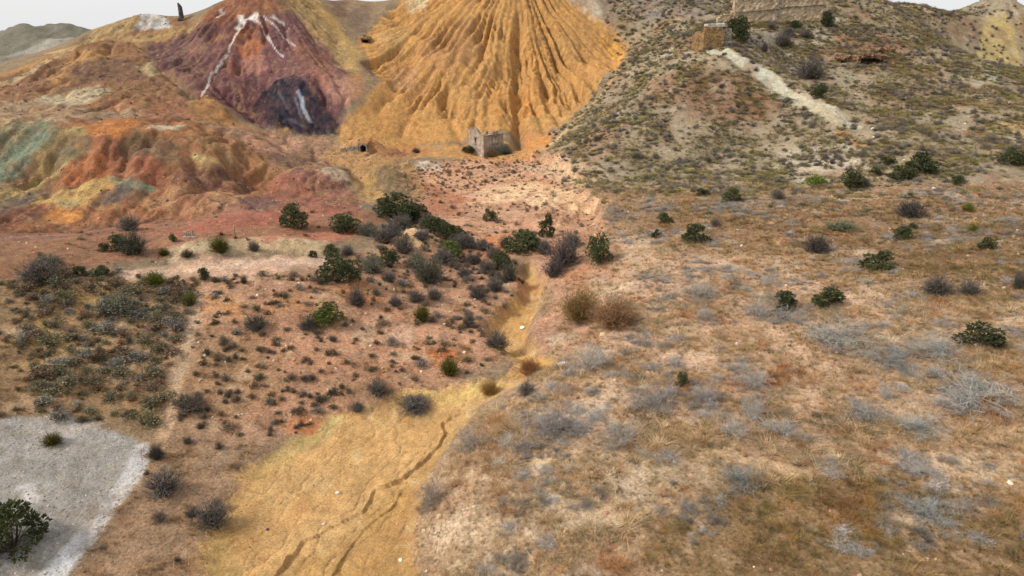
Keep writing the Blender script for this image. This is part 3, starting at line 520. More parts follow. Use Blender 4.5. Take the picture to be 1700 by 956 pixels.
def ground_material(name, bump=.5, grain=.25, scale=1.0):
    m = bpy.data.materials.new(name); m.use_nodes = True; t = m.node_tree; N = t.nodes; Lk = t.links; b = N['Principled BSDF']
    b.inputs['Roughness'].default_value = .95; b.inputs['Specular IOR Level'].default_value = .15
    at = N.new('ShaderNodeAttribute'); at.attribute_name = 'earth'
    tc = N.new('ShaderNodeTexCoord'); vals = []
    for s, d in ((1.1 * scale, 6), (6.0 * scale, 5), (26 * scale, 3)):
        nz = N.new('ShaderNodeTexNoise'); nz.inputs['Scale'].default_value = s; nz.inputs['Detail'].default_value = d; nz.inputs['Roughness'].default_value = .65
        Lk.new(tc.outputs['Object'], nz.inputs['Vector']); vals.append(nz.outputs['Fac'])
    def math_(op, a, bb):
        n_ = N.new('ShaderNodeMath'); n_.operation = op
        for i, v in enumerate((a, bb)):
            if isinstance(v, (int, float)): n_.inputs[i].default_value = v
            else: Lk.new(v, n_.inputs[i])
        return n_.outputs[0]
    vo = N.new('ShaderNodeTexVoronoi'); vo.inputs['Scale'].default_value = 7.5 * scale; vo.inputs['Randomness'].default_value = 1; Lk.new(tc.outputs['Object'], vo.inputs['Vector'])
    sepc = N.new('ShaderNodeSeparateColor'); Lk.new(vo.outputs['Color'], sepc.inputs[0])
    tot = math_('ADD', math_('MULTIPLY', vals[0], .6), math_('ADD', math_('MULTIPLY', vals[1], .8), math_('MULTIPLY', vals[2], .6)))
    k = math_('ADD', math_('MULTIPLY', math_('SUBTRACT', tot, 1.0), grain * 5.5), math_('ADD', math_('MULTIPLY', sepc.outputs[0], grain * 1.6), 1 - grain * .8))
    k = math_('MAXIMUM', k, .25)
    mul = N.new('ShaderNodeMixRGB'); mul.blend_type = 'MULTIPLY'; mul.inputs[0].default_value = 1
    cb = N.new('ShaderNodeCombineColor')
    for i in range(3): Lk.new(k, cb.inputs[i])
    Lk.new(at.outputs['Color'], mul.inputs[1]); Lk.new(cb.outputs[0], mul.inputs[2]); Lk.new(mul.outputs[0], b.inputs['Base Color'])
    bp = N.new('ShaderNodeBump'); bp.inputs['Strength'].default_value = bump; bp.inputs['Distance'].default_value = .25
    Lk.new(tot, bp.inputs['Height']); Lk.new(bp.outputs[0], b.inputs['Normal'])
    return m
# split the sheet into its landforms
cxm = .25 * (VX[:-1, :] + VX[1:, :]); 
def roll(a): return np.concatenate([a, a[:, :1]], 1)
FX = roll(VX); FY = roll(VY)
mxs = .25 * (FX[:-1, :-1] + FX[1:, :-1] + FX[:-1, 1:] + FX[1:, 1:]); mys = .25 * (FY[:-1, :-1] + FY[1:, :-1] + FY[:-1, 1:] + FY[1:, 1:])
fid = np.zeros(mxs.shape, np.int32)
LAND = ['ground', 'grass_plain', 'scrub_hillside', 'earth_bank', 'coloured_mound', 'brown_hill', 'red_hill', 'ochre_spoil_heap', 'gravel_slope', 'wash_bed']
LABS = ['bare earth and terraces of the mining valley', 'dry grassy plain filling the right half of the foreground', 'scrub covered hillside below the masonry walls', 'reddish brown eroded bank between footpath and wash', 'low mound streaked orange, green and yellow on the left', 'brown and golden hill behind the coloured mound', 'maroon red hill with white streaks and black foot', 'ochre yellow spoil heap fluted with rain gullies', 'pale grey gravel slope in the lower left corner', 'dry yellow wash bed winding up from the foreground']
for k, key in ((1, 'plain'), (2, 'hill'), (3, 'bank'), (4, 'mound'), (5, 'brown'), (6, 'red'), (7, 'ochre'), (8, 'gravel'), (9, 'wash')):
    m = mask(ZN[key], mxs.ravel(), mys.ravel(), .2, 0).reshape(mxs.shape); fid[m > .5] = k
dU = np.gradient(np.stack([VX, VY, VZ], -1), axis=0); dV = np.gradient(np.stack([VX, VY, VZ], -1), axis=1)
NRM = np.cross(dU, dV); NRM *= np.sign(NRM[..., 2:3] + 1e-9); NRM /= np.linalg.norm(NRM, axis=-1, keepdims=True) + 1e-9
j, i = np.meshgrid(np.arange(NR - 1), np.arange(NT), indexing='ij'); i2 = (i + 1) % NT
QUAD = np.stack([j * NT + i, j * NT + i2, (j + 1) * NT + i2, (j + 1) * NT + i], -1).reshape(-1, 4)
P3 = np.stack([fx, fy, VZ.ravel()], 1); NV = NRM.reshape(-1, 3); fidf = fid.ravel()
CUT = np.zeros(len(QUAD), bool)                          # faces opened for the tunnel and the caves, filled in below
def new_mesh(name, verts, faces, mat=None, smooth=False):
    """faces: (n,3) or (n,4) int array"""
    me = bpy.data.meshes.new(name); nv, nf, k = len(verts), len(faces), faces.shape[1]
    me.vertices.add(nv); me.vertices.foreach_set('co', np.asarray(verts, np.float32).ravel())
    me.loops.add(nf * k); me.loops.foreach_set('vertex_index', np.asarray(faces, np.int32).ravel())
    me.polygons.add(nf); me.polygons.foreach_set('loop_start', np.arange(0, nf * k, k, dtype=np.int32))
    me.polygons.foreach_set('use_smooth', np.full(nf, smooth))
    me.update(calc_edges=True)
    if mat: me.materials.append(mat)
    return me
def link(name, me, parent=None):
    o = bpy.data.objects.new(name, me); C.objects.link(o)
    if parent is not None: o.parent = parent
    return o
def tag(o, label=None, cat=None, group=None, kind=None):
    if label: o['label'] = label
    if cat: o['category'] = cat
    if group: o['group'] = group
    if kind: o['kind'] = kind
    return o
M_EARTH = ground_material('bare earth', .7, .3)
M_GRAVEL = ground_material('gravelly earth', .7, .2, 1.3)
def build_ground():
    for k, nm in enumerate(LAND):
        f = QUAD[(fidf == k) & ~CUT]
        used = np.unique(f); remap = np.zeros(len(P3), np.int32); remap[used] = np.arange(len(used))
        me = new_mesh(nm, P3[used], remap[f], M_GRAVEL if nm in ('gravel_slope', 'wash_bed') else M_EARTH, True)
        at = me.attributes.new('earth', 'FLOAT_COLOR', 'POINT')
        at.data.foreach_set('color', np.concatenate([COL[used], np.ones((len(used), 1), np.float32)], 1).ravel())
        me.normals_split_custom_set_from_vertices([tuple(v) for v in NV[used]])
        tag(link(nm, me), LABS[k], None, None, 'structure')
# ------------------------------------------------------------------ plants: a few grown forms, each about 1 m wide and 1 m tall, base at 0
def rnd_dir(r, n_, up=0.0):
    v = r.normal(size=(n_, 3)); v[:, 2] += up; return v / (np.linalg.norm(v, axis=1, keepdims=True) + 1e-9)
def leaves(cen, size, r, outward=None, long=1.7):
    """one pointed leaf (two triangles) at each point"""
    m = len(cen); d = rnd_dir(r, m, .35)
    if outward is not None: d = d * .7 + outward; d /= np.linalg.norm(d, axis=1, keepdims=True) + 1e-9
    s = np.cross(d, rnd_dir(r, m)); s /= np.linalg.norm(s, axis=1, keepdims=True) + 1e-9
    L = (size * r.uniform(.6, 1.4, m))[:, None]
    v = np.stack([cen, cen + d * L * long * .5 + s * L * .5, cen + d * L * long, cen + d * L * long * .5 - s * L * .5], 1).reshape(-1, 3)
    b = np.arange(m)[:, None] * 4
    f = np.concatenate([b + [0, 1, 2], b + [0, 2, 3]], 0)
    return v, f
def twigs(p0, p1, w0, r, bend=.12, seg=3):
    """thin curved tapering twigs as three-sided rods drawn out to a point"""
    m = len(p0); t = np.linspace(0, 1, seg + 1); off = r.normal(size=(m, 3)) * bend * np.linalg.norm(p1 - p0, axis=1, keepdims=True)
    ax = p1 - p0; ax /= np.linalg.norm(ax, axis=1, keepdims=True) + 1e-9
    s = np.cross(ax, rnd_dir(r, m)); s /= np.linalg.norm(s, axis=1, keepdims=True) + 1e-9; q = np.cross(ax, s)
    V = []
    for k in range(seg + 1):
        c = p0 + (p1 - p0) * t[k] + off * (4 * t[k] * (1 - t[k]) * .5 + .3 * t[k] ** 2); ww = (w0 * (1 - .8 * t[k]))[:, None]
        for a in (0, 2.094, 4.189): V.append(c + ww * (math.cos(a) * s + math.sin(a) * q))
    V = np.stack(V, 1); nv = 3 * (seg + 1); b = np.arange(m)[:, None] * nv; F = []
    for k in range(seg):
        for a in range(3):
            i0, i1 = k * 3 + a, k * 3 + (a + 1) % 3
            F += [b + [i0, i1, i1 + 3], b + [i0, i1 + 3, i0 + 3]]
    tip = V[:, -3:].mean(1)
    return V.reshape(-1, 3), np.concatenate(F, 0), tip
def join(parts):
    v = []; f = []; o = 0
    for a, b in parts: v.append(a); f.append(b + o); o += len(a)
    return np.concatenate(v), np.concatenate(f)
def plant_material(name, col, var=.35, transl=.25, tint=False, rough=.8):
    m = bpy.data.materials.new(name); m.use_nodes = True; t = m.node_tree; N = t.nodes; L = t.links; b = N['Principled BSDF']
    b.inputs['Roughness'].default_value = rough; b.inputs['Specular IOR Level'].default_value = .2
    geo = N.new('ShaderNodeNewGeometry'); rp = N.new('ShaderNodeMath'); rp.operation = 'MULTIPLY_ADD'
    L.new(geo.outputs['Random Per Island'], rp.inputs[0]); rp.inputs[1].default_value = var * 2; rp.inputs[2].default_value = 1 - var
    nz = N.new('ShaderNodeTexNoise'); nz.inputs['Scale'].default_value = 2.6; nz.inputs['Detail'].default_value = 3
    L.new(geo.outputs['Position'], nz.inputs['Vector'])
    r2 = N.new('ShaderNodeMath'); r2.operation = 'MULTIPLY_ADD'; L.new(nz.outputs['Fac'], r2.inputs[0]); r2.inputs[1].default_value = .9; r2.inputs[2].default_value = .55
    pr = N.new('ShaderNodeMath'); pr.operation = 'MULTIPLY'; L.new(rp.outputs[0], pr.inputs[0]); L.new(r2.outputs[0], pr.inputs[1])
    mx = N.new('ShaderNodeMixRGB'); mx.blend_type = 'MULTIPLY'; mx.inputs[0].default_value = 1
    if tint:
        src = N.new('ShaderNodeAttribute'); src.attribute_type = 'INSTANCER'; src.attribute_name = 'tint'; L.new(src.outputs['Color'], mx.inputs[1])
    else:
        oi = N.new('ShaderNodeObjectInfo'); m0 = N.new('ShaderNodeMixRGB'); m0.blend_type = 'MULTIPLY'; m0.inputs[0].default_value = 1
        m0.inputs[1].default_value = (*alb(col), 1); L.new(oi.outputs['Color'], m0.inputs[2]); L.new(m0.outputs[0], mx.inputs[1])
    cb = N.new('ShaderNodeCombineColor')
    for i in range(3): L.new(pr.outputs[0], cb.inputs[i])
    L.new(cb.outputs[0], mx.inputs[2]); L.new(mx.outputs[0], b.inputs['Base Color'])
    if transl:
        tr = N.new('ShaderNodeBsdfTranslucent'); L.new(mx.outputs[0], tr.inputs['Color']); ms = N.new('ShaderNodeMixShader'); ms.inputs[0].default_value = transl
        L.new(b.outputs[0], ms.inputs[1]); L.new(tr.outputs[0], ms.inputs[2]); L.new(ms.outputs[0], N['Material Output'].inputs['Surface'])
    return m
PM = dict(green=plant_material('evergreen leaf', (88,92,60)), dark=plant_material('slate twig', (116,109,103), .4, .15), grey=plant_material('sage grey leaf', (128,128,108), .35, .2), olive=plant_material('olive stem', (122,122,52), .35, .3),
          tan=plant_material('tan twig', (158,122,88), .35, .2), pale=plant_material('bleached twig', (186,178,168), .35, .15), bark=plant_material('bark', (96,82,70), .2, 0), bright=plant_material('fresh green leaf', (112,124,64), .3, .35),
          tint=plant_material('dry plant', (255,255,255), .35, .25, True))
def dome(r, m, lo=.55, up=.0):
    """points filling an uneven dome: width 1, height 1"""
    d = r.normal(size=(m, 3)); d[:, 2] = np.abs(d[:, 2]) + up; d /= np.linalg.norm(d, axis=1, keepdims=True)
    return d * np.array([.5, .5, .95]) * (r.uniform(lo ** 3, 1, m) ** (1 / 3))[:, None]
def bush_green(seed, n_cl=26, nl=95, leaf=.042, spread=.15):
    r = np.random.default_rng(seed); c = dome(r, n_cl, .5); c[:, :2] *= r.uniform(.75, 1.0); c[:, 2] = c[:, 2] * .82 + .1
    rad = r.uniform(.6, 1.25, n_cl) * spread; cen = []; out = []
    for k in range(n_cl):
        d = rnd_dir(r, nl, .25); rr_ = rad[k] * r.uniform(.35, 1, nl) ** .5
        cen.append(c[k] + d * rr_[:, None] * [1, 1, .85]); out.append(d)
    cen = np.concatenate(cen); out = np.concatenate(out); ok = cen[:, 2] > .03
    crown = leaves(cen[ok], leaf, r, out[ok])
    base = np.concatenate([r.normal(size=(n_cl, 2)) * .035, np.full((n_cl, 1), -.06)], 1)
    a, b, tp = twigs(base, c, np.full(n_cl, .016), r, .1)
    return crown, (a, b)
def bush_twig(seed, ns=150, nt=5, w0=.010, up=.25, leafn=500, leaf=.02, droop=0):
    r = np.random.default_rng(seed); tip = dome(r, ns, .6, up); base = np.concatenate([r.normal(size=(ns, 2)) * .06, np.full((ns, 1), -.04)], 1)
    a, b, tp = twigs(base, tip, np.full(ns, w0), r, .12)
    p0 = base[:, None] + (tip - base)[:, None] * r.uniform(.35, .95, (ns, nt, 1)); p0 = p0.reshape(-1, 3)
    dd = np.repeat(tip - base, nt, 0); dd /= np.linalg.norm(dd, axis=1, keepdims=True); q = p0 + (dd * .6 + rnd_dir(r, len(p0), .3 - droop)) * r.uniform(.08, .2, (len(p0), 1))
    q[:, 2] = np.maximum(q[:, 2], .01)
    c, d, _ = twigs(p0, q, np.full(len(p0), w0 * .6), r, .1, 2)
    parts = [(c, d)]
    if leafn: k = r.integers(0, len(q), leafn); parts.append(leaves(q[k] + r.normal(size=(leafn, 3)) * .03, leaf, r))
    return join(parts), (a, b)
def bush_dead(seed, ns=46, nt=8, w0=.0068):
    r = np.random.default_rng(seed); tip = dome(r, ns, .6, .0); tip[:, :2] *= 1.15; base = np.concatenate([r.normal(size=(ns, 2)) * .10, np.full((ns, 1), -.04)], 1)
    a, b, tp = twigs(base, tip, np.full(ns, w0), r, .2, 4)
    p0 = base[:, None] + (tip - base)[:, None] * r.uniform(.2, 1, (ns, nt, 1)); p0 = p0.reshape(-1, 3); dd = np.repeat(tip - base, nt, 0); dd /= np.linalg.norm(dd, axis=1, keepdims=True)
    q = p0 + (dd * .6 + rnd_dir(r, len(p0), .1)) * r.uniform(.12, .34, (len(p0), 1)); q[:, 2] = np.maximum(q[:, 2], .02)
    c, d, _ = twigs(p0, q, np.full(len(p0), w0 * .6), r, .2, 3)
    p1 = (p0 + (q - p0) * r.uniform(.3, 1, (len(p0), 1))).repeat(3, 0); q1 = p1 + rnd_dir(r, len(p1), .15) * r.uniform(.06, .16, (len(p1), 1)); q1[:, 2] = np.maximum(q1[:, 2], .0)
    e, f, _ = twigs(p1, q1, np.full(len(p1), w0 * .38), r, .1, 1)
    return join([(c, d), (e, f)]), (a, b)
def bush_broom(seed, ns=420):
    r = np.random.default_rng(seed); tip = dome(r, ns, .55, .25); tip[:, :2] *= 1.1; base = np.concatenate([r.normal(size=(ns, 2)) * .06, np.full((ns, 1), -.03)], 1)
    a, b, tp = twigs(base, tip, r.uniform(.006, .012, ns), r, .08, 3)
    k = r.integers(0, ns, 500); cen = base[k] + (tip[k] - base[k]) * r.uniform(.5, 1.05, (500, 1)) + r.normal(size=(500, 3)) * .02
    base2 = base[:14]; c, d, _ = twigs(base2, tip[:14] * .7, np.full(14, .016), r)
    return join([(a, b), leaves(cen, .024, r, None, 3)]), (c, d)
KINDS = {}
for kd, fn, n_, m1, m2 in (('green', bush_green, 4, 'green', 'bark'), ('dark', bush_twig, 4, 'dark', 'bark'), ('grey', lambda s: bush_twig(s, 130, 6, .009, .1, 1300, .026), 3, 'grey', 'bark'), ('olive', bush_broom, 3, 'olive', 'bark'),
                           ('tan', lambda s: bush_twig(s, 220, 7, .007, .4, 300, .014), 3, 'tan', 'tan'), ('pale', bush_dead, 5, 'pale', 'pale'), ('sparse', lambda s: bush_green(s, 13, 110, .05, .13), 4, 'green', 'bark'), ('bright', lambda s: bush_green(s, 22, 80, .045, .16), 2, 'bright', 'bark')):
    KINDS[kd] = []
    for k in range(n_):
        (v, f), (v2, f2) = fn(100 + 7 * k + len(KINDS) * 31)
        KINDS[kd].append((new_mesh(kd + ' crown', v, f, PM[m1]), new_mesh(kd + ' stems', v2, f2, PM[m2])))
NAMEOF = dict(green='evergreen_shrub', sparse='evergreen_shrub', dark='twiggy_shrub', grey='sage_shrub', olive='broom_shrub', tan='dry_shrub', pale='dead_shrub', bright='green_shrub')
prs = random.Random(5)
def shrub(px, py, wpx, hpx, kind, label, group=None, tint=(1, 1, 1)):
    """px, py: where its foot stands in the survey photo; the size in photo pixels gives metres at that distance"""
    x, y = hit([px], [py])[0]; z = float(ground_z(np.array([x]), np.array([y]))[0]); s = depth_of(x, y, z) / FPX
    root = bpy.data.objects.new(NAMEOF[kind], None); C.objects.link(root); root.empty_display_size = .3
    wm = wpx * s * 1.08; root.location = (x, y + wm * .25, float(ground_z(np.array([x]), np.array([y + wm * .25]))[0]) - .03 * hpx * s)
    root.rotation_euler = (0, 0, prs.uniform(0, 6.28)); root.scale = (wm, wm * prs.uniform(.85, 1.1), hpx * s * 1.08)
    cr, st = prs.choice(KINDS[kind]); a = link('crown', cr, root); b = link('stems', st, root); j = prs.uniform(.85, 1.15)
    a.color = b.color = (tint[0] * j, tint[1] * j, tint[2] * j, 1)
    tag(root, label, 'shrub', group)
    return root
# ------------------------------------------------------------------ ground cover nobody could count
def grass_form(seed, nb, hgt, lean, wdt=.016):
    r = np.random.default_rng(seed); b0 = np.concatenate([r.normal(size=(nb, 2)) * .16, np.zeros((nb, 1))], 1)
    d = np.concatenate([r.normal(size=(nb, 2)) * lean + b0[:, :2] * 1.3, np.ones((nb, 1))], 1); L = (hgt * r.uniform(.5, 1.15, nb))[:, None]
    s = np.stack([-d[:, 1], d[:, 0], np.zeros(nb)], 1) + r.normal(size=(nb, 3)) * .1; s /= np.linalg.norm(s, axis=1, keepdims=True); s *= wdt
    mid = b0 + d * L * .55; tip = b0 + d * L * np.array([1.5, 1.5, .9]); b0 = b0 - [0, 0, .05]
    v = np.stack([b0 - s, b0 + s, mid + s * .8, mid - s * .8, tip], 1).reshape(-1, 3); k = np.arange(nb)[:, None] * 5
    return v, np.concatenate([k + [0, 1, 2], k + [0, 2, 3], k + [3, 2, 4]], 0)
def clump_form(seed):
    r = np.random.default_rng(seed); c = dome(r, 9, .2) * .85; c[:, 2] = c[:, 2] * .7 + .12; n_ = 300
    k = r.integers(0, 9, n_); d = rnd_dir(r, n_, .3); p = c[k] + d * (r.uniform(.4, 1, n_) * .24)[:, None]; p[:, 2] = np.maximum(p[:, 2], .0)
    a, b, _ = twigs(np.zeros((50, 3)) - [0, 0, .05], dome(r, 50, .7), np.full(50, .014), r, .1, 2)
    return join([leaves(p, .075, r, d), (a, b)])
def stone_form(seed):
    r = np.random.default_rng(seed); bm = bmesh.new(); bmesh.ops.create_icosphere(bm, subdivisions=1, radius=.5)
    for v in bm.verts: v.co *= r.uniform(.72, 1.15); v.co.z *= .7
    v = np.array([q.co[:] for q in bm.verts]); f = np.array([[q.index for q in p.verts] for p in bm.faces]); bm.free()
    return v, f
def stone_material(tinted, col=(200,190,175)):
    m = plant_material('stone', col, 0, 0, tinted, .9); return m
M_STONE_T = stone_material(True); M_STONE = stone_material(False)
FORMS = dict(
 grass=[new_mesh('grass form', *grass_form(s, nb, 1, ln), PM['tint']) for s, nb, ln in ((1, 34, .35), (2, 28, .6), (3, 40, .5), (4, 30, .9))],
 clump=[new_mesh('clump form', *clump_form(s), PM['tint']) for s in (1, 2, 3, 4)],
 dead=[new_mesh('dead form', *join(bush_dead(s, 30, 7, .009)), PM['tint']) for s in (61, 62, 63, 64)],
 twig=[new_mesh('twig form', *join(bush_twig(s, 90, 4, .012, .2, 200, .03)), PM['tint']) for s in (71, 72, 73)],
 stone=[new_mesh('stone form', *stone_form(s), M_STONE_T) for s in range(5)])
_forms_col = {}
def forms_collection(key):
    if key not in _forms_col:
        c = bpy.data.collections.new('forms ' + key)
        for k, me in enumerate(FORMS[key]):
            c.objects.link(bpy.data.objects.new('form_%s_%d' % (key, k), me))
        _forms_col[key] = c
    return _forms_col[key]
def scatter(name, label, key, xy, size, tint, rs, tilt=.15, sink=.0):
    n_ = len(xy); z = full_z(xy[:, 0].astype(np.float32), xy[:, 1].astype(np.float32))
    me = bpy.data.meshes.new(name); me.vertices.add(n_); me.vertices.foreach_set('co', np.column_stack([xy, z - sink]).astype(np.float32).ravel())
    def attr(nm, typ, data, fld):
        a = me.attributes.new(nm, typ, 'POINT'); a.data.foreach_set(fld, np.ascontiguousarray(data).ravel())
    attr('rot', 'FLOAT_VECTOR', np.column_stack([rs.normal(0, tilt, n_), rs.normal(0, tilt, n_), rs.uniform(0, 6.283, n_)]).astype(np.float32), 'vector')
    attr('size', 'FLOAT_VECTOR', size.astype(np.float32), 'vector')
    attr('tint', 'FLOAT_COLOR', np.column_stack([tint, np.ones(n_)]).astype(np.float32), 'color')
    attr('form', 'INT', rs.integers(0, len(FORMS[key]), n_).astype(np.int32), 'value')
    o = link(name, me); tag(o, label, None, None, 'stuff')
    g = bpy.data.node_groups.new('scatter ' + name, 'GeometryNodeTree')
    g.interface.new_socket('Geometry', in_out='INPUT', socket_type='NodeSocketGeometry'); g.interface.new_socket('Geometry', in_out='OUTPUT', socket_type='NodeSocketGeometry')
    gi = g.nodes.new('NodeGroupInput'); go = g.nodes.new('NodeGroupOutput'); ip = g.nodes.new('GeometryNodeInstanceOnPoints')
    ci = g.nodes.new('GeometryNodeCollectionInfo'); ci.inputs['Collection'].default_value = forms_collection(key); ci.inputs['Separate Children'].default_value = True; ci.inputs['Reset Children'].default_value = True
    g.links.new(gi.outputs[0], ip.inputs['Points']); g.links.new(ci.outputs[0], ip.inputs['Instance']); ip.inputs['Pick Instance'].default_value = True
    def named(nm, typ, sock):
        q = g.nodes.new('GeometryNodeInputNamedAttribute'); q.data_type = typ; q.inputs['Name'].default_value = nm
        if sock == 'Rotation':
            e = g.nodes.new('FunctionNodeEulerToRotation'); g.links.new(q.outputs['Attribute'], e.inputs[0]); g.links.new(e.outputs[0], ip.inputs[sock])
        else: g.links.new(q.outputs['Attribute'], ip.inputs[sock])
    named('rot', 'FLOAT_VECTOR', 'Rotation'); named('size', 'FLOAT_VECTOR', 'Scale'); named('form', 'INT', 'Instance Index')
    g.links.new(ip.outputs[0], go.inputs[0])
    md = o.modifiers.new('scatter', 'NODES'); md.node_group = g
    return o
def sample(zone, dens, rs, y0=20, y1=230, edge=.3, fan=1.0):
    """random points inside a zone, so many to the square metre, in the part of the valley around the view"""
    p = np.asarray(zone); x0, x1 = p[:, 0].min(), p[:, 0].max(); b0, b1 = max(p[:, 1].min(), y0), min(p[:, 1].max(), y1)
    x0 = max(x0, -b1 * fan - 10); x1 = min(x1, b1 * fan + 10)
    n_ = int((x1 - x0) * (b1 - b0) * dens)
    q = np.column_stack([rs.uniform(x0, x1, n_), rs.uniform(b0, b1, n_)])
    q = q[np.abs(q[:, 0]) < q[:, 1] * .86 * fan + 6]
    m = mask(p, q[:, 0].astype(np.float32), q[:, 1].astype(np.float32), edge, .6, 3, 2)
    return q[m > rs.uniform(0, 1, len(q))]
PATH = hit([330,318,302,290,278,268], [480,540,600,650,690,725])
def off_path(q):                                          # nothing grows on the footpath
    d, _, _ = line_d(PATH, *f32(q)); return q[d > .25 + .4 * rs.uniform(0, 1, len(q))]
def pal(idx, cols): return np.array([alb(c) for c in cols])[idx]
def f32(q): return q[:, 0].astype(np.float32), q[:, 1].astype(np.float32)
def patchy(q, scale, seed, lo, hi, rs):                   # keep points where a noise field is high
    v = sm(lo, hi, fbm(*f32(q), scale, 4, seed, .6)); return q[v > rs.uniform(0, 1, len(q))]
rs = np.random.default_rng(21)
def tints(q, cols, scale, seed, rs, jit=.16):
    """patchwise colours: a noise field picks the palette entry"""
    v = fbm(*f32(q), scale, 3, seed, .6) * 1.5 + rs.normal(0, .16, len(q)); k = np.clip(((v + .75) / 1.5 * len(cols)).astype(int), 0, len(cols) - 1)
    return np.clip(pal(k, cols) * (1 + rs.normal(0, jit, (len(q), 1))), .01, .8)
# dry grass on the plain
GR = [(176,126,80), (200,158,118), (186,156,116), (216,186,148), (160,140,98), (194,148,100), (220,196,160), (146,122,86)]
GD = [(138,106,68), (166,122,74), (148,128,78), (124,106,70), (176,142,94), (140,112,74)]
bare = [hit(*zip(*p)) for p in ([(1120,755),(1290,785),(1350,800),(1330,815),(1220,785)], [(885,775),(905,770),(908,800),(888,808)], [(900,830),(950,850),(1040,880),(1000,900),(900,860)])]
def off_bare(q):
    k = np.ones(len(q), bool)
    for b in bare: k &= mask(b, *f32(q), .3, .3) < .5
    return q[k]
rbank = hit(*zip(*[(905,450),(960,400),(1010,400),(1020,480),(1000,545),(960,600),(925,592),(895,540)]))
brz = hit(*zip(*[(1060,335),(1950,315),(1950,560),(1650,510),(1300,440),(1080,390)]))
dkz = hit(*zip(*[(1150,830),(1500,810),(1950,860),(1950,1100),(1000,1060),(1080,900)]))
near = off_bare(patchy(sample(ZN['plain'], 17, rs, 24, 60), 2.6, 130, -.6, .15, rs))
far = patchy(sample(ZN['plain'], 7, rs, 60, 112, 3), 4, 131, -.6, .15, rs)
q = np.concatenate([near, far, patchy(sample(rbank, 9, rs), 3, 137, -.2, .3, rs)]); hn = .75 + .8 * fbm(*f32(q), 5, 3, 132)
hgt = np.clip(hn, .35, 1.5) * rs.uniform(.18, .42, len(q)) * np.where(q[:, 1] < 60, 1, 1.1); wd = hgt * rs.uniform(1.0, 1.7, len(q))
scatter('dry_grass', 'dry tan and rusty grass over the right hand plain', 'grass', q, np.column_stack([wd, wd, hgt]), np.where((np.maximum(mask(dkz, *f32(q), 1.5, 2, 4), .75 * mask(brz, *f32(q), 3, 3, 6)) > rs.uniform(.0, 1, len(q)))[:, None], tints(q, GD, 6, 159, rs, .26), tints(q, GR, 5, 133, rs, .28)), rs)
q = patchy(sample(ZN['plain'], 2.4, rs, 26, 118, 2), 9, 134, -.08, .32, rs); wd = .35 + 1.1 * rs.uniform(0, 1, len(q)) ** 2
scatter('dead_brush', 'bleached grey dead brush strewn over the plain', 'dead', q, np.column_stack([wd, wd, wd * rs.uniform(.3, .55, len(q))]), tints(q, [(164,154,144), (182,174,164), (196,188,180), (156,146,134)], 5, 135, rs), rs)
# grass and low growth on the near left
q = np.concatenate([patchy(sample(ZN['leftslope'], 5, rs), 3, 136, -.1, .3, rs), patchy(sample(ZN['bank'], 4.5, rs), 3, 137, -.05, .35, rs), patchy(sample(hit([240,285,400,470,400,345,330,40,110,236], [738,690,735,722,790,880,1060,1060,956,775]), 5, rs), 3, 138, -.1, .3, rs)])
q = off_path(q); hgt = rs.uniform(.12, .32, len(q)); wd = hgt * rs.uniform(1.2, 2, len(q))
scatter('bank_grass', 'short tan grass on the slopes left of the wash', 'grass', q, np.column_stack([wd, wd, hgt]), tints(q, [(150,120,80), (176,138,96), (140,112,78), (190,150,108)], 5, 139, rs), rs)
# scrub on the right hill
HC = [(142,132,110), (152,144,110), (164,154,98), (146,138,116), (158,136,112), (134,124,110), (156,148,124), (170,158,106)]
back = np.array([(30,175),(75,170),(125,198),(200,205),(200,255),(110,262),(20,240)])
q = np.concatenate([sample(ZN['hill'], 1.2, rs, 90, 215, 4), sample(back, .5, rs, 150, 262)]); qz = hit([1565,1600,1634,1700,1800,1800,1690,1625,1590], [42,28,22,16,10,125,112,98,75]); q = q[mask(qz, *f32(q), .8, .5) < .5]; q = np.concatenate([q, sample(hit([1000,1950,1950,1010], [318,310,355,360]), .25, rs)]); q = patchy(q, 8, 140, -.35, .25, rs); tl = hit([1160,1182,1218,1300,1428,1402,1310,1230], [88,82,86,133,210,213,167,117]); q = q[mask(tl, *f32(q), .4, .3) < rs.uniform(.0, 1, len(q))]
wd = .3 + 1.1 * rs.uniform(0, 1, len(q)) ** 2
scatter('hillside_scrub', 'low olive and grey scrub over the right hillside', 'clump', q, np.column_stack([wd * 1.15, wd, wd * rs.uniform(.35, .65, len(q))]), tints(q, HC, 9, 141, rs, .22), rs)
q = patchy(sample(ZN['hill'], .4, rs, 90, 215, 4), 8, 142, -.15, .3, rs); wd = rs.uniform(.7, 1.6, len(q))
scatter('hillside_brush', 'grey twiggy brush scattered over the right hillside', 'twig', q, np.column_stack([wd, wd, wd * rs.uniform(.5, .8, len(q))]), tints(q, [(142,132,122), (156,146,132), (132,122,112)], 6, 143, rs), rs)
q = np.concatenate([sample(ZN['hill'], 5.5, rs, 92, 170, 4), sample(ZN['hill'], 3, rs, 170, 215)]); q = patchy(q, 7, 144, -.25, .25, rs); q = q[(mask(tl, *f32(q), .4, .3) < .5) & (mask(qz, *f32(q), .8, .5) < .5)]; hgt = rs.uniform(.2, .45, len(q)); wd = hgt * 1.7
scatter('hillside_grass', 'yellow green and straw grass between the hillside scrub', 'grass', q, np.column_stack([wd, wd, hgt]), tints(q, [(158,132,92), (152,142,80), (146,122,96), (134,126,82), (160,148,84), (126,116,92)], 16, 145, rs), rs)
strip = hit([240,285,400,470,400,345,330,40,110,236], [738,690,735,722,790,880,1060,1060,956,775]); gl = hit([620,700,760,830,870,850,800,740,640], [350,352,378,415,450,480,470,430,390])
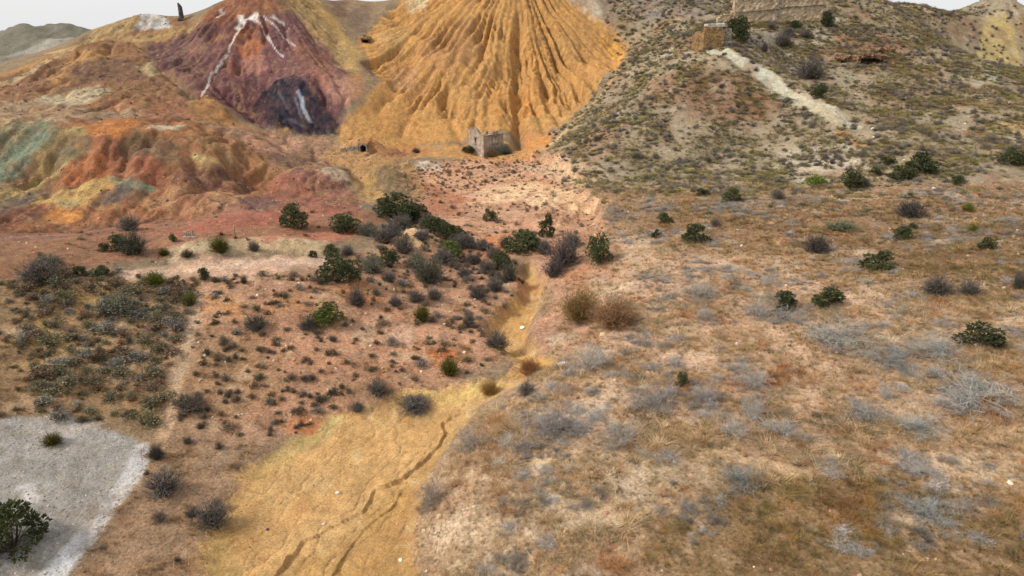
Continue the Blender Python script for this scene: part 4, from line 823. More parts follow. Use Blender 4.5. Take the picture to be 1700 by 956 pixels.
q = np.concatenate([sample(gl, .9, rs), sample(hit([290,430,560,620,560,440,300], [560,540,560,640,680,735,705]), .38, rs), sample(strip, .15, rs), patchy(sample(ZN['bank'], .22, rs), 3, 161, -.2, .3, rs)]); q = off_path(q); wd = rs.uniform(.5, 1.2, len(q))
wd *= np.where(rs.uniform(0, 1, len(q)) < .6, .65, 1)
scatter('gully_brush', 'grey brown brush filling in along the gully and bank', 'twig', q, np.column_stack([wd, wd, wd * rs.uniform(.55, .9, len(q))]), tints(q, [(120,108,98), (136,120,104), (108,100,88), (128,118,92)], 5, 160, rs), rs)
# sparse growth on the peach slope, terraces and mined hills
tr = hit([-100,200,400,640,570,300,200,-100], [400,372,345,360,400,430,450,460])
q = np.concatenate([patchy(sample(ZN['peach'], .6, rs), 4, 146, -.2, .3, rs), sample(tr, .05, rs), sample(ZN['brown'], .05, rs), sample(hit([640,690,780,900,880,700,640], [330,272,262,250,290,330,345]), .5, rs)])
wd = .2 + .6 * rs.uniform(0, 1, len(q)) ** 2
scatter('slope_scrub', 'small brown scrub dotted over bare reddish slopes', 'clump', q, np.column_stack([wd, wd, wd * rs.uniform(.5, .9, len(q))]), tints(q, [(140,114,90), (150,120,98), (122,108,86), (160,132,106)], 5, 147, rs), rs)
q = np.concatenate([sample(ZN['leftslope'], .9, rs), patchy(sample(ZN['bank'], .6, rs), 4, 148, -.3, .3, rs)]); q = off_path(q); wd = rs.uniform(.3, .75, len(q))
scatter('bank_scrub', 'tiny dark scrub between the larger clumps left of the wash', 'clump', q, np.column_stack([wd, wd, wd * rs.uniform(.5, .85, len(q))]), tints(q, [(96,88,66), (116,104,78), (124,100,74), (104,98,84)], 4, 149, rs), rs)
q = np.concatenate([patchy(sample(ZN['peach'], 2.2, rs), 4, 156, -.1, .3, rs), patchy(sample(tr, 1.0, rs), 5, 157, .1, .4, rs)]); hgt = rs.uniform(.12, .3, len(q)); wd = hgt * 1.9
scatter('slope_grass', 'thin dry grass on the peach and red slopes', 'grass', q, np.column_stack([wd, wd, hgt]), tints(q, [(170,132,100), (150,116,90), (186,146,112)], 6, 158, rs), rs)
# loose stones
strip = hit([240,285,400,470,400,345,330,40,110,236], [738,690,735,722,790,880,1060,1060,956,775])
def stones(name, label, q, lo, hi, cols):
    s = lo * (hi / lo) ** (rs.uniform(0, 1, len(q)) ** 2.2)
    scatter(name, label, 'stone', q, np.column_stack([s * rs.uniform(.8, 1.4, len(q)), s, s]), tints(q, cols, 3, 150, rs, .2), rs, 1.0)
stones('gravel', 'pale grey gravel covering the slope in the corner', sample(ZN['gravel'], 26, rs), .03, .16, [(176,170,160), (160,154,144), (196,192,186), (146,138,126)])
stones('wash_gravel', 'yellow ochre clods and gravel on the wash bed', patchy(sample(ZN['wash'], 14, rs, 20, 95), 2.5, 151, -.2, .3, rs), .025, .16, [(206,164,92), (190,146,78), (218,184,120), (176,132,70)])
stones('slope_rubble', 'loose rubble on the bare slopes', np.concatenate([sample(ZN['peach'], 1.2, rs), sample(ZN['bank'], 1.5, rs), sample(ZN['hill'], .8, rs, 95, 200), sample(tr, .6, rs), patchy(sample(ZN['plain'], 2.2, rs, 24, 110), 4, 152, -.1, .3, rs)]), .035, .4, [(196,156,122), (206,180,150), (172,128,98), (214,200,180)])
stones('path_pebbles', 'small pebbles on the bare strip between gravel and wash', sample(strip, 9, rs), .025, .13, [(176,146,118), (196,172,146), (156,126,100)])
hq = np.concatenate([sample(ZN['red'], .5, rs), sample(ZN['brown'], .5, rs), sample(ZN['mound'], .6, rs), sample(ZN['foot'], 1.0, rs)]); hq = hq[mask(bkp, *f32(hq), .5, 0) < .5]
stones('hill_rubble', 'rocks weathered out of the red and brown hills', hq, .08, .5, [(150,112,92), (134,100,86), (176,144,114), (116,96,86)])
# ------------------------------------------------------------------ shrubs one can point at: foot column, foot row, width, height in the survey photo, kind, label
G, S, D, Y_, O, T, P, B = 'green', 'sparse', 'dark', 'grey', 'olive', 'tan', 'pale', 'bright'
SHRUBS = [
 (487,380,42,42,G,'dark green bush standing alone on the red terrace'), (568,385,54,30,G,'broad green shrub at left end of the shrub row on the terrace'), (608,392,42,28,Y_,'sage grey shrub beside the broad green shrub on the terrace'),
 (636,404,46,30,D,'slate grey shrub in front of the sage shrub on the terrace'), (655,364,64,42,G,'largest dark green shrub at the head of the gully'), (694,368,40,28,G,'dark green shrub right behind the largest gully head shrub'), (664,380,46,26,D,'grey twiggy shrub below the largest gully head shrub'),
 (722,388,50,30,G,'green shrub along the gully edge above the pale outcrop'), (748,398,44,26,G,'low green shrub trailing down the gully edge'), (748,428,36,30,B,'yellow green shrub below the pale outcrop in the gully'), (668,424,46,36,D,'dark grey shrub left of the pale outcrop'),
 (712,474,62,50,D,'big dark grey and green shrub hanging over the bank', (.75,.85,.7)), (690,448,44,34,Y_,'grey green shrub just above the big bank shrub'), (642,444,32,34,G,'compact dark green shrub at the end of the pale track'), (616,456,44,36,Y_,'grey shrub left of the compact green shrub at the track end'),
 (557,474,62,52,G,'large rounded green bush on the track edge'), (550,426,24,20,G,'small green shrub above the rounded bush on the track'), (576,424,26,20,D,'small grey shrub beside the track'), (519,428,14,12,G,'tiny green shrub on the pale track'),
 (590,512,42,36,D,'round grey shrub on the orange bank slope'), (541,542,48,34,B,'light green shrub on the middle of the bank slope', (.85,.85,.8)), (592,682,30,18,D,'low dark shrub on the left edge of the wash'), (685,683,76,26,D,'long low dark grey shrub lying across the wash', (.8,.8,.85)),
 (825,582,50,36,D,'grey shrub with greenish top beside the wash bend'), (746,628,38,40,O,'olive shrub on the orange earth beside the wash', (.8,.75,.8)), (792,499,38,32,D,'dark shrub on the lip of the bank above the wash'), (822,486,36,28,D,'dark grey shrub right of the bank lip shrub'), (846,468,34,34,D,'shrub at the foot of the gully on the wash edge', (.75,.8,.65)),
 (868,422,58,36,G,'dark green shrub across the upper wash'), (838,414,30,24,D,'small grey shrub left of the upper wash shrubs'), (904,424,40,30,D,'grey shrub between the green shrubs of the upper wash'), (938,446,66,56,D,'large purplish grey shrub overhanging the upper wash', (.85,.8,.85)), (996,438,38,50,G,'tall bright edged green bush right of the upper wash'),
 (909,394,30,40,S,'slender green shrub above the upper wash'), (812,368,22,22,G,'small round green shrub on the peach slope'), (965,540,86,58,T,'broad tan and olive shrub on the right bank of the wash', (.85,.95,.7)), (1022,562,96,56,T,'broad pinkish brown shrub on the right bank of the wash'), (800,418,40,22,D,'low grey shrub in the gully bottom'), (772,410,36,24,D,'grey shrub halfway along the gully'), (820,432,34,22,D,'grey shrub where gully and wash meet'),
 (650,395,40,26,D,'grey shrub wedged behind the slate grey terrace shrub'), (676,372,44,30,G,'dark green shrub filling the gully head row'), (708,380,40,26,D,'grey shrub in the middle of the gully head row'), (760,415,40,28,D,'grey shrub below the low trailing green shrub'), (735,440,40,30,D,'dark shrub just under the yellow green gully shrub'), (785,440,36,24,D,'slate shrub in the lower gully'), (770,462,30,22,D,'small slate shrub on the bank above the lip'), (808,455,34,26,D,'dark shrub filling the gully mouth'), (834,448,32,30,G,'green shrub at the gully mouth'), (700,405,36,22,D,'dark shrub on the right of the pale outcrop'), (880,408,36,26,D,'grey shrub behind the green shrub of the upper wash'), (950,412,44,30,D,'grey shrub behind the large purplish shrub'), (920,462,44,34,D,'low grey shrub in front of the large purplish shrub', (.85,.8,.85)), (645,470,30,22,D,'small grey shrub below the compact green shrub'), (655,510,30,20,D,'small grey shrub high on the open bank'), (720,500,34,22,D,'grey shrub under the big bank shrub'),
 (778,545,26,34,D,'thin grey shrub on the bank near the wash bend'), (700,535,34,30,O,'olive shrub in the middle of the bank beside the wash', (.75,.7,.8)), (690,505,36,24,D,'grey shrub on the upper bank slope'), (625,660,40,34,D,'dark brown grey shrub above the wash edge'), (420,552,54,28,D,'dark low shrub on the brown bank near the footpath', (.8,.8,.75)), (508,552,40,26,D,'small dark shrub beside the light green bank shrub', (.75,.75,.7)),
 (215,426,58,46,D,'big dark green and grey bush on the red terrace', (.6,.7,.55)), (192,416,30,26,G,'green shrub touching the big dark bush on the terrace'), (170,418,18,16,G,'little green shrub left of the big dark terrace bush'), (208,384,44,30,D,'bare grey shrub behind the big dark terrace bush'), (56,472,66,40,D,'wide blue grey shrub at the top of the left slope'), (74,446,46,28,Y_,'pale grey shrub behind the wide blue grey shrub'),
 (130,460,22,18,G,'small bright green shrub at the top of the left slope'), (168,460,22,18,G,'small dark green shrub at the top of the left slope'), (252,477,46,26,O,'yellow green shrub at the top of the left slope'), (362,424,46,32,O,'olive shrub on the pale earth mound', (.7,.7,.8)), (270,426,20,16,O,'small olive shrub at the left end of the pale mound', (.7,.7,.8)), (308,430,28,14,D,'low dark shrub under the pale mound', (.8,.75,.6)), (286,402,14,16,B,'tiny fresh green plant on the red terrace'), (420,418,24,22,D,'small grey shrub at the right end of the pale mound'), (336,468,26,20,G,'dark green shrub at the top of the footpath'), (312,510,30,22,O,'yellow green tuft beside the top of the footpath'), (404,472,14,16,D,'tiny dark shrub on the bank below the track', (.7,.7,.6)),
 (187,530,72,40,Y_,'wide silver grey shrub in the middle of the left slope'), (112,770,0,0,None,''), (82,742,36,24,O,'olive brown shrub alone on the grey gravel', (.7,.6,.7)), (2,930,104,86,G,'dark green bush in the bottom left corner', (.7,.75,.65)), (264,828,70,48,D,'grey shrub with yellow tips beside the gravel'), (346,880,68,52,D,'dark bush on the left edge of the wash'), (257,766,28,30,D,'small dark shrub at the tip of the gravel', (.7,.7,.7)),
 (310,690,56,34,D,'brown grey shrub at the foot of the footpath', (1,.95,.85)),
 (1157,405,42,34,S,'dark green shrub on the upper plain right of the wash'), (1188,377,20,16,D,'small slate shrub behind the dark green upper plain shrub'), (1215,336,28,24,G,'small green shrub at the foot of the right hill'), (1418,315,42,30,G,'round dark green bush at the foot of the right hill'), (1356,310,32,20,B,'fresh bright green shrub at the foot of the right hill', (1,1.15,.8)), (1294,333,28,22,D,'slate grey shrub at the near edge of the right hill'),
 (1518,364,56,34,D,'dark dome shaped shrub on the upper right plain', (.7,.7,.75)), (1360,428,54,36,D,'dark dome shaped shrub on the middle of the plain', (.7,.7,.75)), (1500,402,30,26,G,'green shrub below the upper dark dome'), (1516,384,20,14,S,'small green shrub touching the shrub below the upper dome'), (1463,462,54,34,S,'sprawling dark green shrub on the brown plain'), (1640,427,34,24,S,'little green shrub near the right edge of the brown plain'), (1303,532,42,32,G,'green shrub with pale dead wood at its foot'), (1377,527,54,38,S,'green shrub with a visible trunk on the plain'),
 (1562,508,62,36,D,'left of two dark grey shrubs standing together on the plain', (.8,.8,.8)), (1612,508,40,32,D,'right of two dark grey shrubs standing together on the plain', (.8,.85,.85)), (1634,598,66,40,S,'dark green shrub near the right edge with dead wood below', (.7,.7,.7)), (1130,661,18,30,G,'narrow upright green shrub on the near plain'), (1537,290,46,36,G,'dark green bush in the hollow below the right hill', (.75,.8,.75)), (1500,300,40,24,G,'low green bush left of the bush in the hollow', (.85,.85,.75)), (1688,278,46,28,G,'dark green bush at the right edge below the hill', (.8,.8,.75)), (1592,308,24,16,G,'small dark shrub on the track below the right hill'), (1512,329,14,14,O,'tiny yellow green shrub beside the track'), (1610,352,24,18,O,'yellow green shrub right of the upper dark dome'), (1105,370,32,16,S,'low green shrub on the peach and tan upper plain'), (1165,326,28,16,S,'low dark shrub where plain and hill meet'), (1090,396,16,18,S,'small green stump like shrub left on the upper plain'), (1618,388,20,16,O,'yellowish shrub on the right of the brown plain'), (1402,385,60,16,Y_,'low grey green shrub in the middle of the brown plain', (.8,.85,.7)), (1693,495,30,34,D,'dark shrub cut by the right edge of the plain', (.75,.8,.75)),
 (985,632,64,50,P,'bleached dead shrub beside the wash bend'), (1262,545,58,36,P,'bleached dead shrub left of the green shrub with dead wood'), (1318,550,64,26,P,'white dead branches at the foot of the green shrub'), (1165,512,60,32,P,'grey dead shrub on the tan middle plain'), (1168,548,32,30,P,'small pale dead shrub below the grey one on the tan plain'), (920,750,96,60,P,'wide grey dead shrub on the near bank right of the wash', (.75,.72,.75)), (1030,758,64,44,P,'spreading white dead shrub with bare branches'), (782,766,60,50,P,'grey dead shrub on the edge of the near bank', (.78,.74,.72)), (716,850,44,64,P,'upright grey dead shrub close beside the wash', (.85,.82,.85)), (1090,705,76,54,P,'loose grey dead shrub left of the white spreading one', (.85,.83,.86)), (1252,664,44,34,P,'small bleached shrub on the pale near plain'), (1400,598,110,40,P,'long silver grey dead shrub in the right middle plain', (.9,.93,.93)), (1480,625,84,44,P,'dense silver grey dead shrub right of the long one', (.85,.9,.95)), (1560,615,90,36,P,'dead grey shrub left of the dark shrub near the edge', (.85,.9,.92)), (1640,700,120,56,P,'wide silver dead shrub near the right edge', (.82,.88,.92)), (1220,745,56,28,P,'fallen pale branches on the near plain'), (1440,720,70,30,P,'low silver branches on the right near plain', (.85,.9,.92)), (1300,745,56,26,P,'small silver branches beside the sandy strip', (.88,.9,.95)), (1535,745,80,30,P,'low grey dead branches sloping on the right near plain', (.82,.88,.9)), (874,672,36,30,D,'small grey shrub on the right bank above the wash', (1.2,1.15,1.2)), (1250,715,40,44,P,'upright pale dead shrub on the near plain'), (1170,690,50,34,P,'greyish dead shrub above the sandy strip', (.85,.83,.86)), (812,652,40,26,T,'tan tufted shrub in the wash bed', (1.1,1.1,.7)), (880,618,56,30,T,'rusty brown dry shrub beside the wash bend', (1.05,.85,.7)), (1235,835,70,36,P,'grey dead shrub in the dark grass at the bottom', (.7,.74,.76)), (1540,890,64,34,P,'blue grey dead shrub low in the bottom right', (.66,.74,.78)),
 (1232,72,30,40,G,'dark green bush against the right end of the little ruined wall', (.7,.75,.7)), (1350,135,56,34,D,'large grey shrub in the gully right of the pale spoil tongue'), (1362,162,26,22,G,'dark green shrub low in the gully beside the spoil tongue', (.7,.75,.7)), (1302,82,36,30,D,'brown grey shrub in the gully below the long wall'), (1322,50,18,13,G,'dark green shrub at the foot of the long wall', (.65,.7,.7)), (1374,46,20,26,G,'dark green bush at the right end of the long wall', (.65,.7,.7)), (1282,50,22,14,D,'grey shrub under the joint of the long wall'), (1270,88,18,18,D,'small dark shrub right below the little ruined wall', (.7,.7,.7)), (1310,62,24,18,D,'dark shrub between long wall and gully', (.7,.7,.7)), (1340,66,30,16,D,'brown shrub on the pale slope beside the long wall'), (1218,55,24,22,G,'dark green bush behind the little ruined wall', (.7,.7,.7)), (1160,82,22,22,T,'tan dry shrub leaning on the left face of the little ruined wall', (.9,.8,.75)),
 (838,258,30,18,Y_,'bluish grey shrub against the right wall of the ruined house', (.7,.85,.85)), (778,256,20,14,G,'small green shrub at the left corner of the ruined house'), (690,254,16,10,D,'small dark shrub on the yellow flat left of the ruined house', (.8,.8,.8)), (815,262,26,14,T,'dry brown shrub in front of the ruined house'), (1455,292,20,14,S,'small green shrub on the white ground below the hill'), (1400,232,0,0,None,''), (1475,275,26,14,G,'dark shrub right of the white ground', (.8,.8,.7)), (990,420,0,0,None,''),
]
for e in SHRUBS:
    if e[4]: shrub(*e[:6], None, e[6] if len(e) > 6 else (1, 1, 1))
# low scrub clumps that look all alike, one by one
CL = [[(lambda v, f: new_mesh('scrub clump', v, f, mm))(*clump_form(20 + k)) for k in range(5)] for mm in (plant_material('scrub olive', (130,123,98), .35, .2), plant_material('scrub brown', (136,116,96), .35, .2), plant_material('scrub grey', (142,136,126), .35, .2))]
LMK = [(187,530,'wide silver grey shrub'), (56,472,'wide blue grey shrub'), (130,460,'small bright green shrub'), (252,477,'yellow green shrub atop the slope'), (312,510,'yellow green tuft by the footpath'), (257,766,'dark shrub at the gravel tip'), (82,742,'olive brown shrub on the gravel'), (310,690,'brown shrub at the footpath foot'),
       (420,552,'dark low shrub near the footpath'), (541,542,'light green bank shrub'), (590,512,'round grey bank shrub'), (557,474,'large rounded bush on the track'), (712,474,'big shrub overhanging the bank'), (746,628,'olive shrub by the wash'), (625,660,'dark shrub above the wash edge'), (792,499,'dark shrub on the bank lip'), (700,535,'olive shrub in mid bank'), (685,683,'long low shrub in the wash'),
       (812,368,'round green shrub on the peach slope'), (909,394,'slender shrub above the wash'), (655,364,'largest gully head shrub'), (838,258,'bluish shrub by the house'), (996,438,'tall bush by the upper wash'), (868,422,'green shrub across the wash'), (772,410,'grey shrub in mid gully')]
ORD = ['nearest', 'second', 'third', 'fourth', 'fifth', 'sixth', 'seventh', 'eighth', 'ninth', 'tenth', 'eleventh', 'twelfth', 'thirteenth', 'fourteenth', 'fifteenth', 'sixteenth', 'seventeenth', 'eighteenth', 'nineteenth', 'twentieth', 'twenty-first', 'twenty-second', 'twenty-third', 'twenty-fourth', 'twenty-fifth', 'twenty-sixth', 'twenty-seventh', 'twenty-eighth', 'twenty-ninth', 'thirtieth']
SECT = {}
def clumps(zone, count, group, lo, hi, wts, mind, seed):
    r = np.random.default_rng(seed); cand = sample(zone, 4, r, 20, 130, .2, .98); r.shuffle(cand); got = []
    cand = cand[np.abs(cand[:, 0]) < cand[:, 1] * .77 + 1]
    cand = off_path(cand)
    for c in cand:
        if len(got) >= count: break
        if all((c[0] - g_[0]) ** 2 + (c[1] - g_[1]) ** 2 > mind * mind for g_ in got): got.append(c)
    got = np.array(got); z = ground_z(*f32(got))
    for (x, y), zz in zip(got, z):
        t = depth_of(x, y, zz); u = 850 + FPX * x / t; v = 478 - FPX * (y * sp + (zz - CAM_Z) * cp) / t
        if u < 2 or u > 1698 or v > 950: continue
        ck = r.choice(3, p=wts); o = link('scrub_clump', CL[ck][r.integers(5)]); s = float(r.uniform(lo, hi)); o.location = (x, y, float(zz) - .04)
        o.rotation_euler = (0, 0, r.uniform(0, 6.28)); o.scale = (s, s * r.uniform(.8, 1.15), s * r.uniform(.5, .85)); k = r.uniform(.75, 1.2); o.color = (k, k * r.uniform(.96, 1.04), k * r.uniform(.9, 1.05), 1)
        d = [(math.hypot(u - a, (v - b) * 1.3), a, b, nm) for a, b, nm in LMK]; d = min(d)
        side = ('right of' if u > d[1] else 'left of') if abs(u - d[1]) > abs(v - d[2]) * 1.3 else ('above' if v < d[2] else 'below')
        SECT.setdefault((d[3], side), []).append((d[0], o, ('olive', 'brown', 'grey')[ck])); tag(o, None, 'shrub', group)
clumps(ZN['leftslope'], 150, 'scrub clumps left of the footpath', .5, 1.8, (.5, .2, .3), .95, 31)
clumps(ZN['bank'], 90, 'scrub clumps on the bank', .5, 1.2, (.15, .45, .4), 1.3, 32)
clumps(ZN['peach'], 40, 'scrub clumps on the peach slope', .5, 1.1, (.2, .6, .2), 2.0, 33)
for (nm, side), ls in SECT.items():
    for k, (d, o, cl) in enumerate(sorted(ls, key=lambda e: e[0])):
        o['label'] = 'low %s scrub clump, %s one %s the %s' % (cl, ORD[min(k, 29)], side, nm)
# ------------------------------------------------------------------ ruins
def masonry(name, c1, c2, mort, scale, bump=.6):
    m = bpy.data.materials.new(name); m.use_nodes = True; t = m.node_tree; N = t.nodes; L = t.links; b = N['Principled BSDF']; b.inputs['Roughness'].default_value = .95; b.inputs['Specular IOR Level'].default_value = .15
    tc = N.new('ShaderNodeTexCoord'); mp = N.new('ShaderNodeMapping'); mp.inputs['Scale'].default_value = (scale, scale, scale * 1.5); L.new(tc.outputs['Object'], mp.inputs['Vector'])
    nw = N.new('ShaderNodeTexNoise'); nw.inputs['Scale'].default_value = 2; nw.inputs['Detail'].default_value = 3
    ad = N.new('ShaderNodeVectorMath'); ad.operation = 'MULTIPLY_ADD'; ad.inputs[1].default_value = (.5, .5, .5); L.new(mp.outputs[0], nw.inputs['Vector']); L.new(nw.outputs['Color'], ad.inputs[0]); L.new(mp.outputs[0], ad.inputs[2])
    v = N.new('ShaderNodeTexVoronoi'); L.new(ad.outputs[0], v.inputs['Vector']); v.inputs['Scale'].default_value = 1
    e = N.new('ShaderNodeTexVoronoi'); e.feature = 'DISTANCE_TO_EDGE'; L.new(ad.outputs[0], e.inputs['Vector']); e.inputs['Scale'].default_value = 1
    sc_ = N.new('ShaderNodeSeparateColor'); L.new(v.outputs['Color'], sc_.inputs[0])
    rp = N.new('ShaderNodeValToRGB'); rp.color_ramp.elements[0].color = (*alb(c1), 1); rp.color_ramp.elements[1].color = (*alb(c2), 1); el = rp.color_ramp.elements.new(.5); el.color = (*[(a + b_) / 2 * .8 for a, b_ in zip(alb(c1), alb(c2))], 1); L.new(sc_.outputs[0], rp.inputs[0])
    er = N.new('ShaderNodeValToRGB'); er.color_ramp.elements[0].position = .03; er.color_ramp.elements[1].position = .12; L.new(e.outputs['Distance'], er.inputs[0])
    mx = N.new('ShaderNodeMixRGB'); L.new(er.outputs[0], mx.inputs[0]); mx.inputs[1].default_value = (*alb(mort), 1); L.new(rp.outputs[0], mx.inputs[2])
    n2 = N.new('ShaderNodeTexNoise'); n2.inputs['Scale'].default_value = .9; n2.inputs['Detail'].default_value = 6; L.new(tc.outputs['Object'], n2.inputs['Vector'])
    r2 = N.new('ShaderNodeValToRGB'); r2.color_ramp.elements[0].color = (.55, .53, .5, 1); r2.color_ramp.elements[1].color = (1.2, 1.18, 1.15, 1); r2.color_ramp.elements[0].position = .3; r2.color_ramp.elements[1].position = .7; L.new(n2.outputs['Fac'], r2.inputs[0])
    mu = N.new('ShaderNodeMixRGB'); mu.blend_type = 'MULTIPLY'; mu.inputs[0].default_value = 1; L.new(mx.outputs[0], mu.inputs[1]); L.new(r2.outputs[0], mu.inputs[2]); L.new(mu.outputs[0], b.inputs['Base Color'])
    bp = N.new('ShaderNodeBump'); bp.inputs['Strength'].default_value = bump; bp.inputs['Distance'].default_value = .12; L.new(er.outputs[0], bp.inputs['Height']); L.new(bp.outputs[0], b.inputs['Normal'])
    return m
MS_HOUSE = masonry('house rubble', (182,160,142), (226,210,192), (196,176,158), 3.2)
MS_BIG = masonry('ochre rubble', (192,164,130), (234,216,186), (206,184,154), 1.8)
MS_ORG = masonry('orange rubble', (160,124,84), (202,168,120), (156,128,96), 2.6)
MS_GREY = masonry('grey rubble', (120,114,108), (172,166,156), (190,180,166), 3.4)
MS_DARK = masonry('weathered brick', (92,86,88), (130,122,118), (104,98,96), 2.5)
MS_CON = masonry('pale concrete', (206,204,196), (222,220,212), (210,206,198), .6, .2)
MS_ROCK = masonry('brown rock', (144,112,88), (184,150,120), (140,112,90), 1.1, 1.0)
MS_EARTH = masonry('packed earth', (184,128,72), (206,152,86), (190,136,76), 1.0, .5)
M_WOOD = plant_material('old timber', (84,62,46), .1, 0)
def wall_mesh(name, L, prof, thick, holes=(), mat=None, cell=.25, jit=.045, base=-1.0, seed=0):
    """rough masonry leaf: x along it, y through it, broken top; holes: (x0, x1, z0, z1, arched)"""
    r = np.random.default_rng(seed); nx = max(1, round(L / cell)); hmax = max(prof(L * k / 40) for k in range(41)); nz = max(1, round((hmax - base) / cell)); dx = L / nx; dz = (hmax - base) / nz
    def solid(i, k):
        if i < 0 or i >= nx or k < 0 or k >= nz: return False
        x = (i + .5) * dx; z = base + (k + .5) * dz
        if z > prof(x): return False
        for x0, x1, z0, z1, arch in holes:
            if x0 < x < x1 and z0 < z < z1:
                rr_ = (x1 - x0) / 2
                if not arch or z < z1 - rr_ or math.hypot(x - (x0 + x1) / 2, z - (z1 - rr_)) < rr_: return False
        return True
    S_ = np.array([[solid(i, k) for k in range(nz)] for i in range(nx)]); V = []; ids = {}; F = []
    def vid(i, j, k):
        if (i, j, k) not in ids:
            ids[(i, j, k)] = len(V); q = r.uniform(-jit, jit, 3); V.append((i * dx + q[0], j * thick + q[1], base + k * dz + q[2]))
        return ids[(i, j, k)]
    g = lambda i, k: 0 <= i < nx and 0 <= k < nz and S_[i, k]
    for i in range(nx):
        for k in range(nz):
            if not S_[i, k]: continue
            F.append((vid(i,0,k), vid(i+1,0,k), vid(i+1,0,k+1), vid(i,0,k+1))); F.append((vid(i+1,1,k), vid(i,1,k), vid(i,1,k+1), vid(i+1,1,k+1)))
            if not g(i-1,k): F.append((vid(i,1,k), vid(i,0,k), vid(i,0,k+1), vid(i,1,k+1)))
            if not g(i+1,k): F.append((vid(i+1,0,k), vid(i+1,1,k), vid(i+1,1,k+1), vid(i+1,0,k+1)))
            if not g(i,k+1): F.append((vid(i,0,k+1), vid(i+1,0,k+1), vid(i+1,1,k+1), vid(i,1,k+1)))
            if not g(i,k-1): F.append((vid(i,1,k), vid(i+1,1,k), vid(i+1,0,k), vid(i,0,k)))
    return new_mesh(name, np.array(V), np.array(F), mat)
def block(name, size, mat, parent, loc, rot=(0, 0, 0), jit=.03, seed=1, sub=1):
    """a worn block: bevelled box with uneven faces"""
    bm = bmesh.new(); bmesh.ops.create_cube(bm, size=1.0)
    for v in bm.verts: v.co = Vector((v.co.x * size[0], v.co.y * size[1], v.co.z * size[2]))
    bmesh.ops.bevel(bm, geom=bm.edges[:], offset=min(size) * .12, segments=1, affect='EDGES')
    if sub: bmesh.ops.subdivide_edges(bm, edges=[e for e in bm.edges if e.calc_length() > max(size) * .4], cuts=3)
    r = np.random.default_rng(seed)
    for v in bm.verts: v.co += Vector(r.uniform(-jit, jit, 3))
    me = bpy.data.meshes.new(name); bm.to_mesh(me); bm.free(); me.materials.append(mat)
    o = link(name, me, parent); o.location = loc; o.rotation_euler = rot; return o
def gz(x, y): return float(full_z(np.array([x], np.float32), np.array([y], np.float32))[0])
def root_at(name, x, y, z, rz, label, cat, group=None):
    o = bpy.data.objects.new(name, None); C.objects.link(o); o.location = (x, y, z); o.rotation_euler = (0, 0, rz); o.empty_display_size = .5
    return tag(o, label, cat, group)
def part(name, me, parent, loc=(0, 0, 0), rz=0):
    o = link(name, me, parent); o.location = loc; o.rotation_euler = (0, 0, rz); return o
jag = lambda x, a, s: a * (perlin(np.array([x * 1.3 + s]), np.array([s * 2.1]))[0])
# the ruined house
hx, hy = hit([803], [262])[0]; hx, hy = float(hx), float(hy)
hr = root_at('ruined_house', hx, hy, gz(hx, hy) - .15, 0, 'roofless ruined stone house at the foot of the ochre heap', 'house')
L1, L2, c45 = 4.4, 5.4, math.sqrt(.5)
gable = lambda x: 4.55 + 1.25 * max(0, 1 - abs(x - 1.7) / 1.6) ** .6 + jag(x, .25, 3) + (.25 if x < 1.0 else 0)
gw_ = part('gable_wall', wall_mesh('gable wall', L1, gable, .5, [(1.75, 2.3, 2.75, 3.85, 0)], MS_HOUSE, .18, .04, -1.2, 1), hr, (-c45 * L1, c45 * L1, 0), R(-45))
side = lambda x: 4.45 + jag(x, .1, 9) + (.55 if 2.0 < x < 3.4 else 0)
sw_ = part('side_wall', wall_mesh('side wall', L2 - .5, side, .5, [(2.1, 2.75, 2.7, 3.85, 0)], MS_HOUSE, .18, .04, -1.2, 2), hr, (c45 * .5, c45 * .5, 0), R(45))
part('rear_wall', wall_mesh('rear wall', L1 - .5, lambda x: 3.6 + jag(x, .8, 21), .5, (), MS_HOUSE, .25, .05, -1.2, 3), hr, (c45 * L2 - c45 * (L1), c45 * L2 + c45 * (L1) - .35, 0), R(-45))
part('rear_wall', wall_mesh('rear wall', L2 - 1.0, lambda x: 4.0 + jag(x, .9, 33), .5, (), MS_HOUSE, .25, .05, -1.2, 4), hr, (-c45 * (L1 - .5) + c45 * .5, c45 * (L1 - .5) + c45 * .5, 0), R(45))
for nm, sz, lc, rz in (('lintel', (.95, .22, .2), (2.02, -.02, 3.95), -45), ('sill', (.8, .26, .12), (2.02, -.03, 2.68), -45)):
    block(nm, sz, MS_GREY if nm == 'lintel' else MS_HOUSE, gw_, lc, (0, 0, 0), .02)
for nm, sz, lc in (('lintel', (1.15, .22, .16), (2.42, -.02, 3.95)), ('sill', (1.5, .26, .12), (2.6, -.03, 2.6)), ('cornice', (4.8, .3, .14), (2.45, -.08, 4.38))):
    block(nm, sz, MS_GREY, sw_, lc, (0, 0, 0), .03, 5)
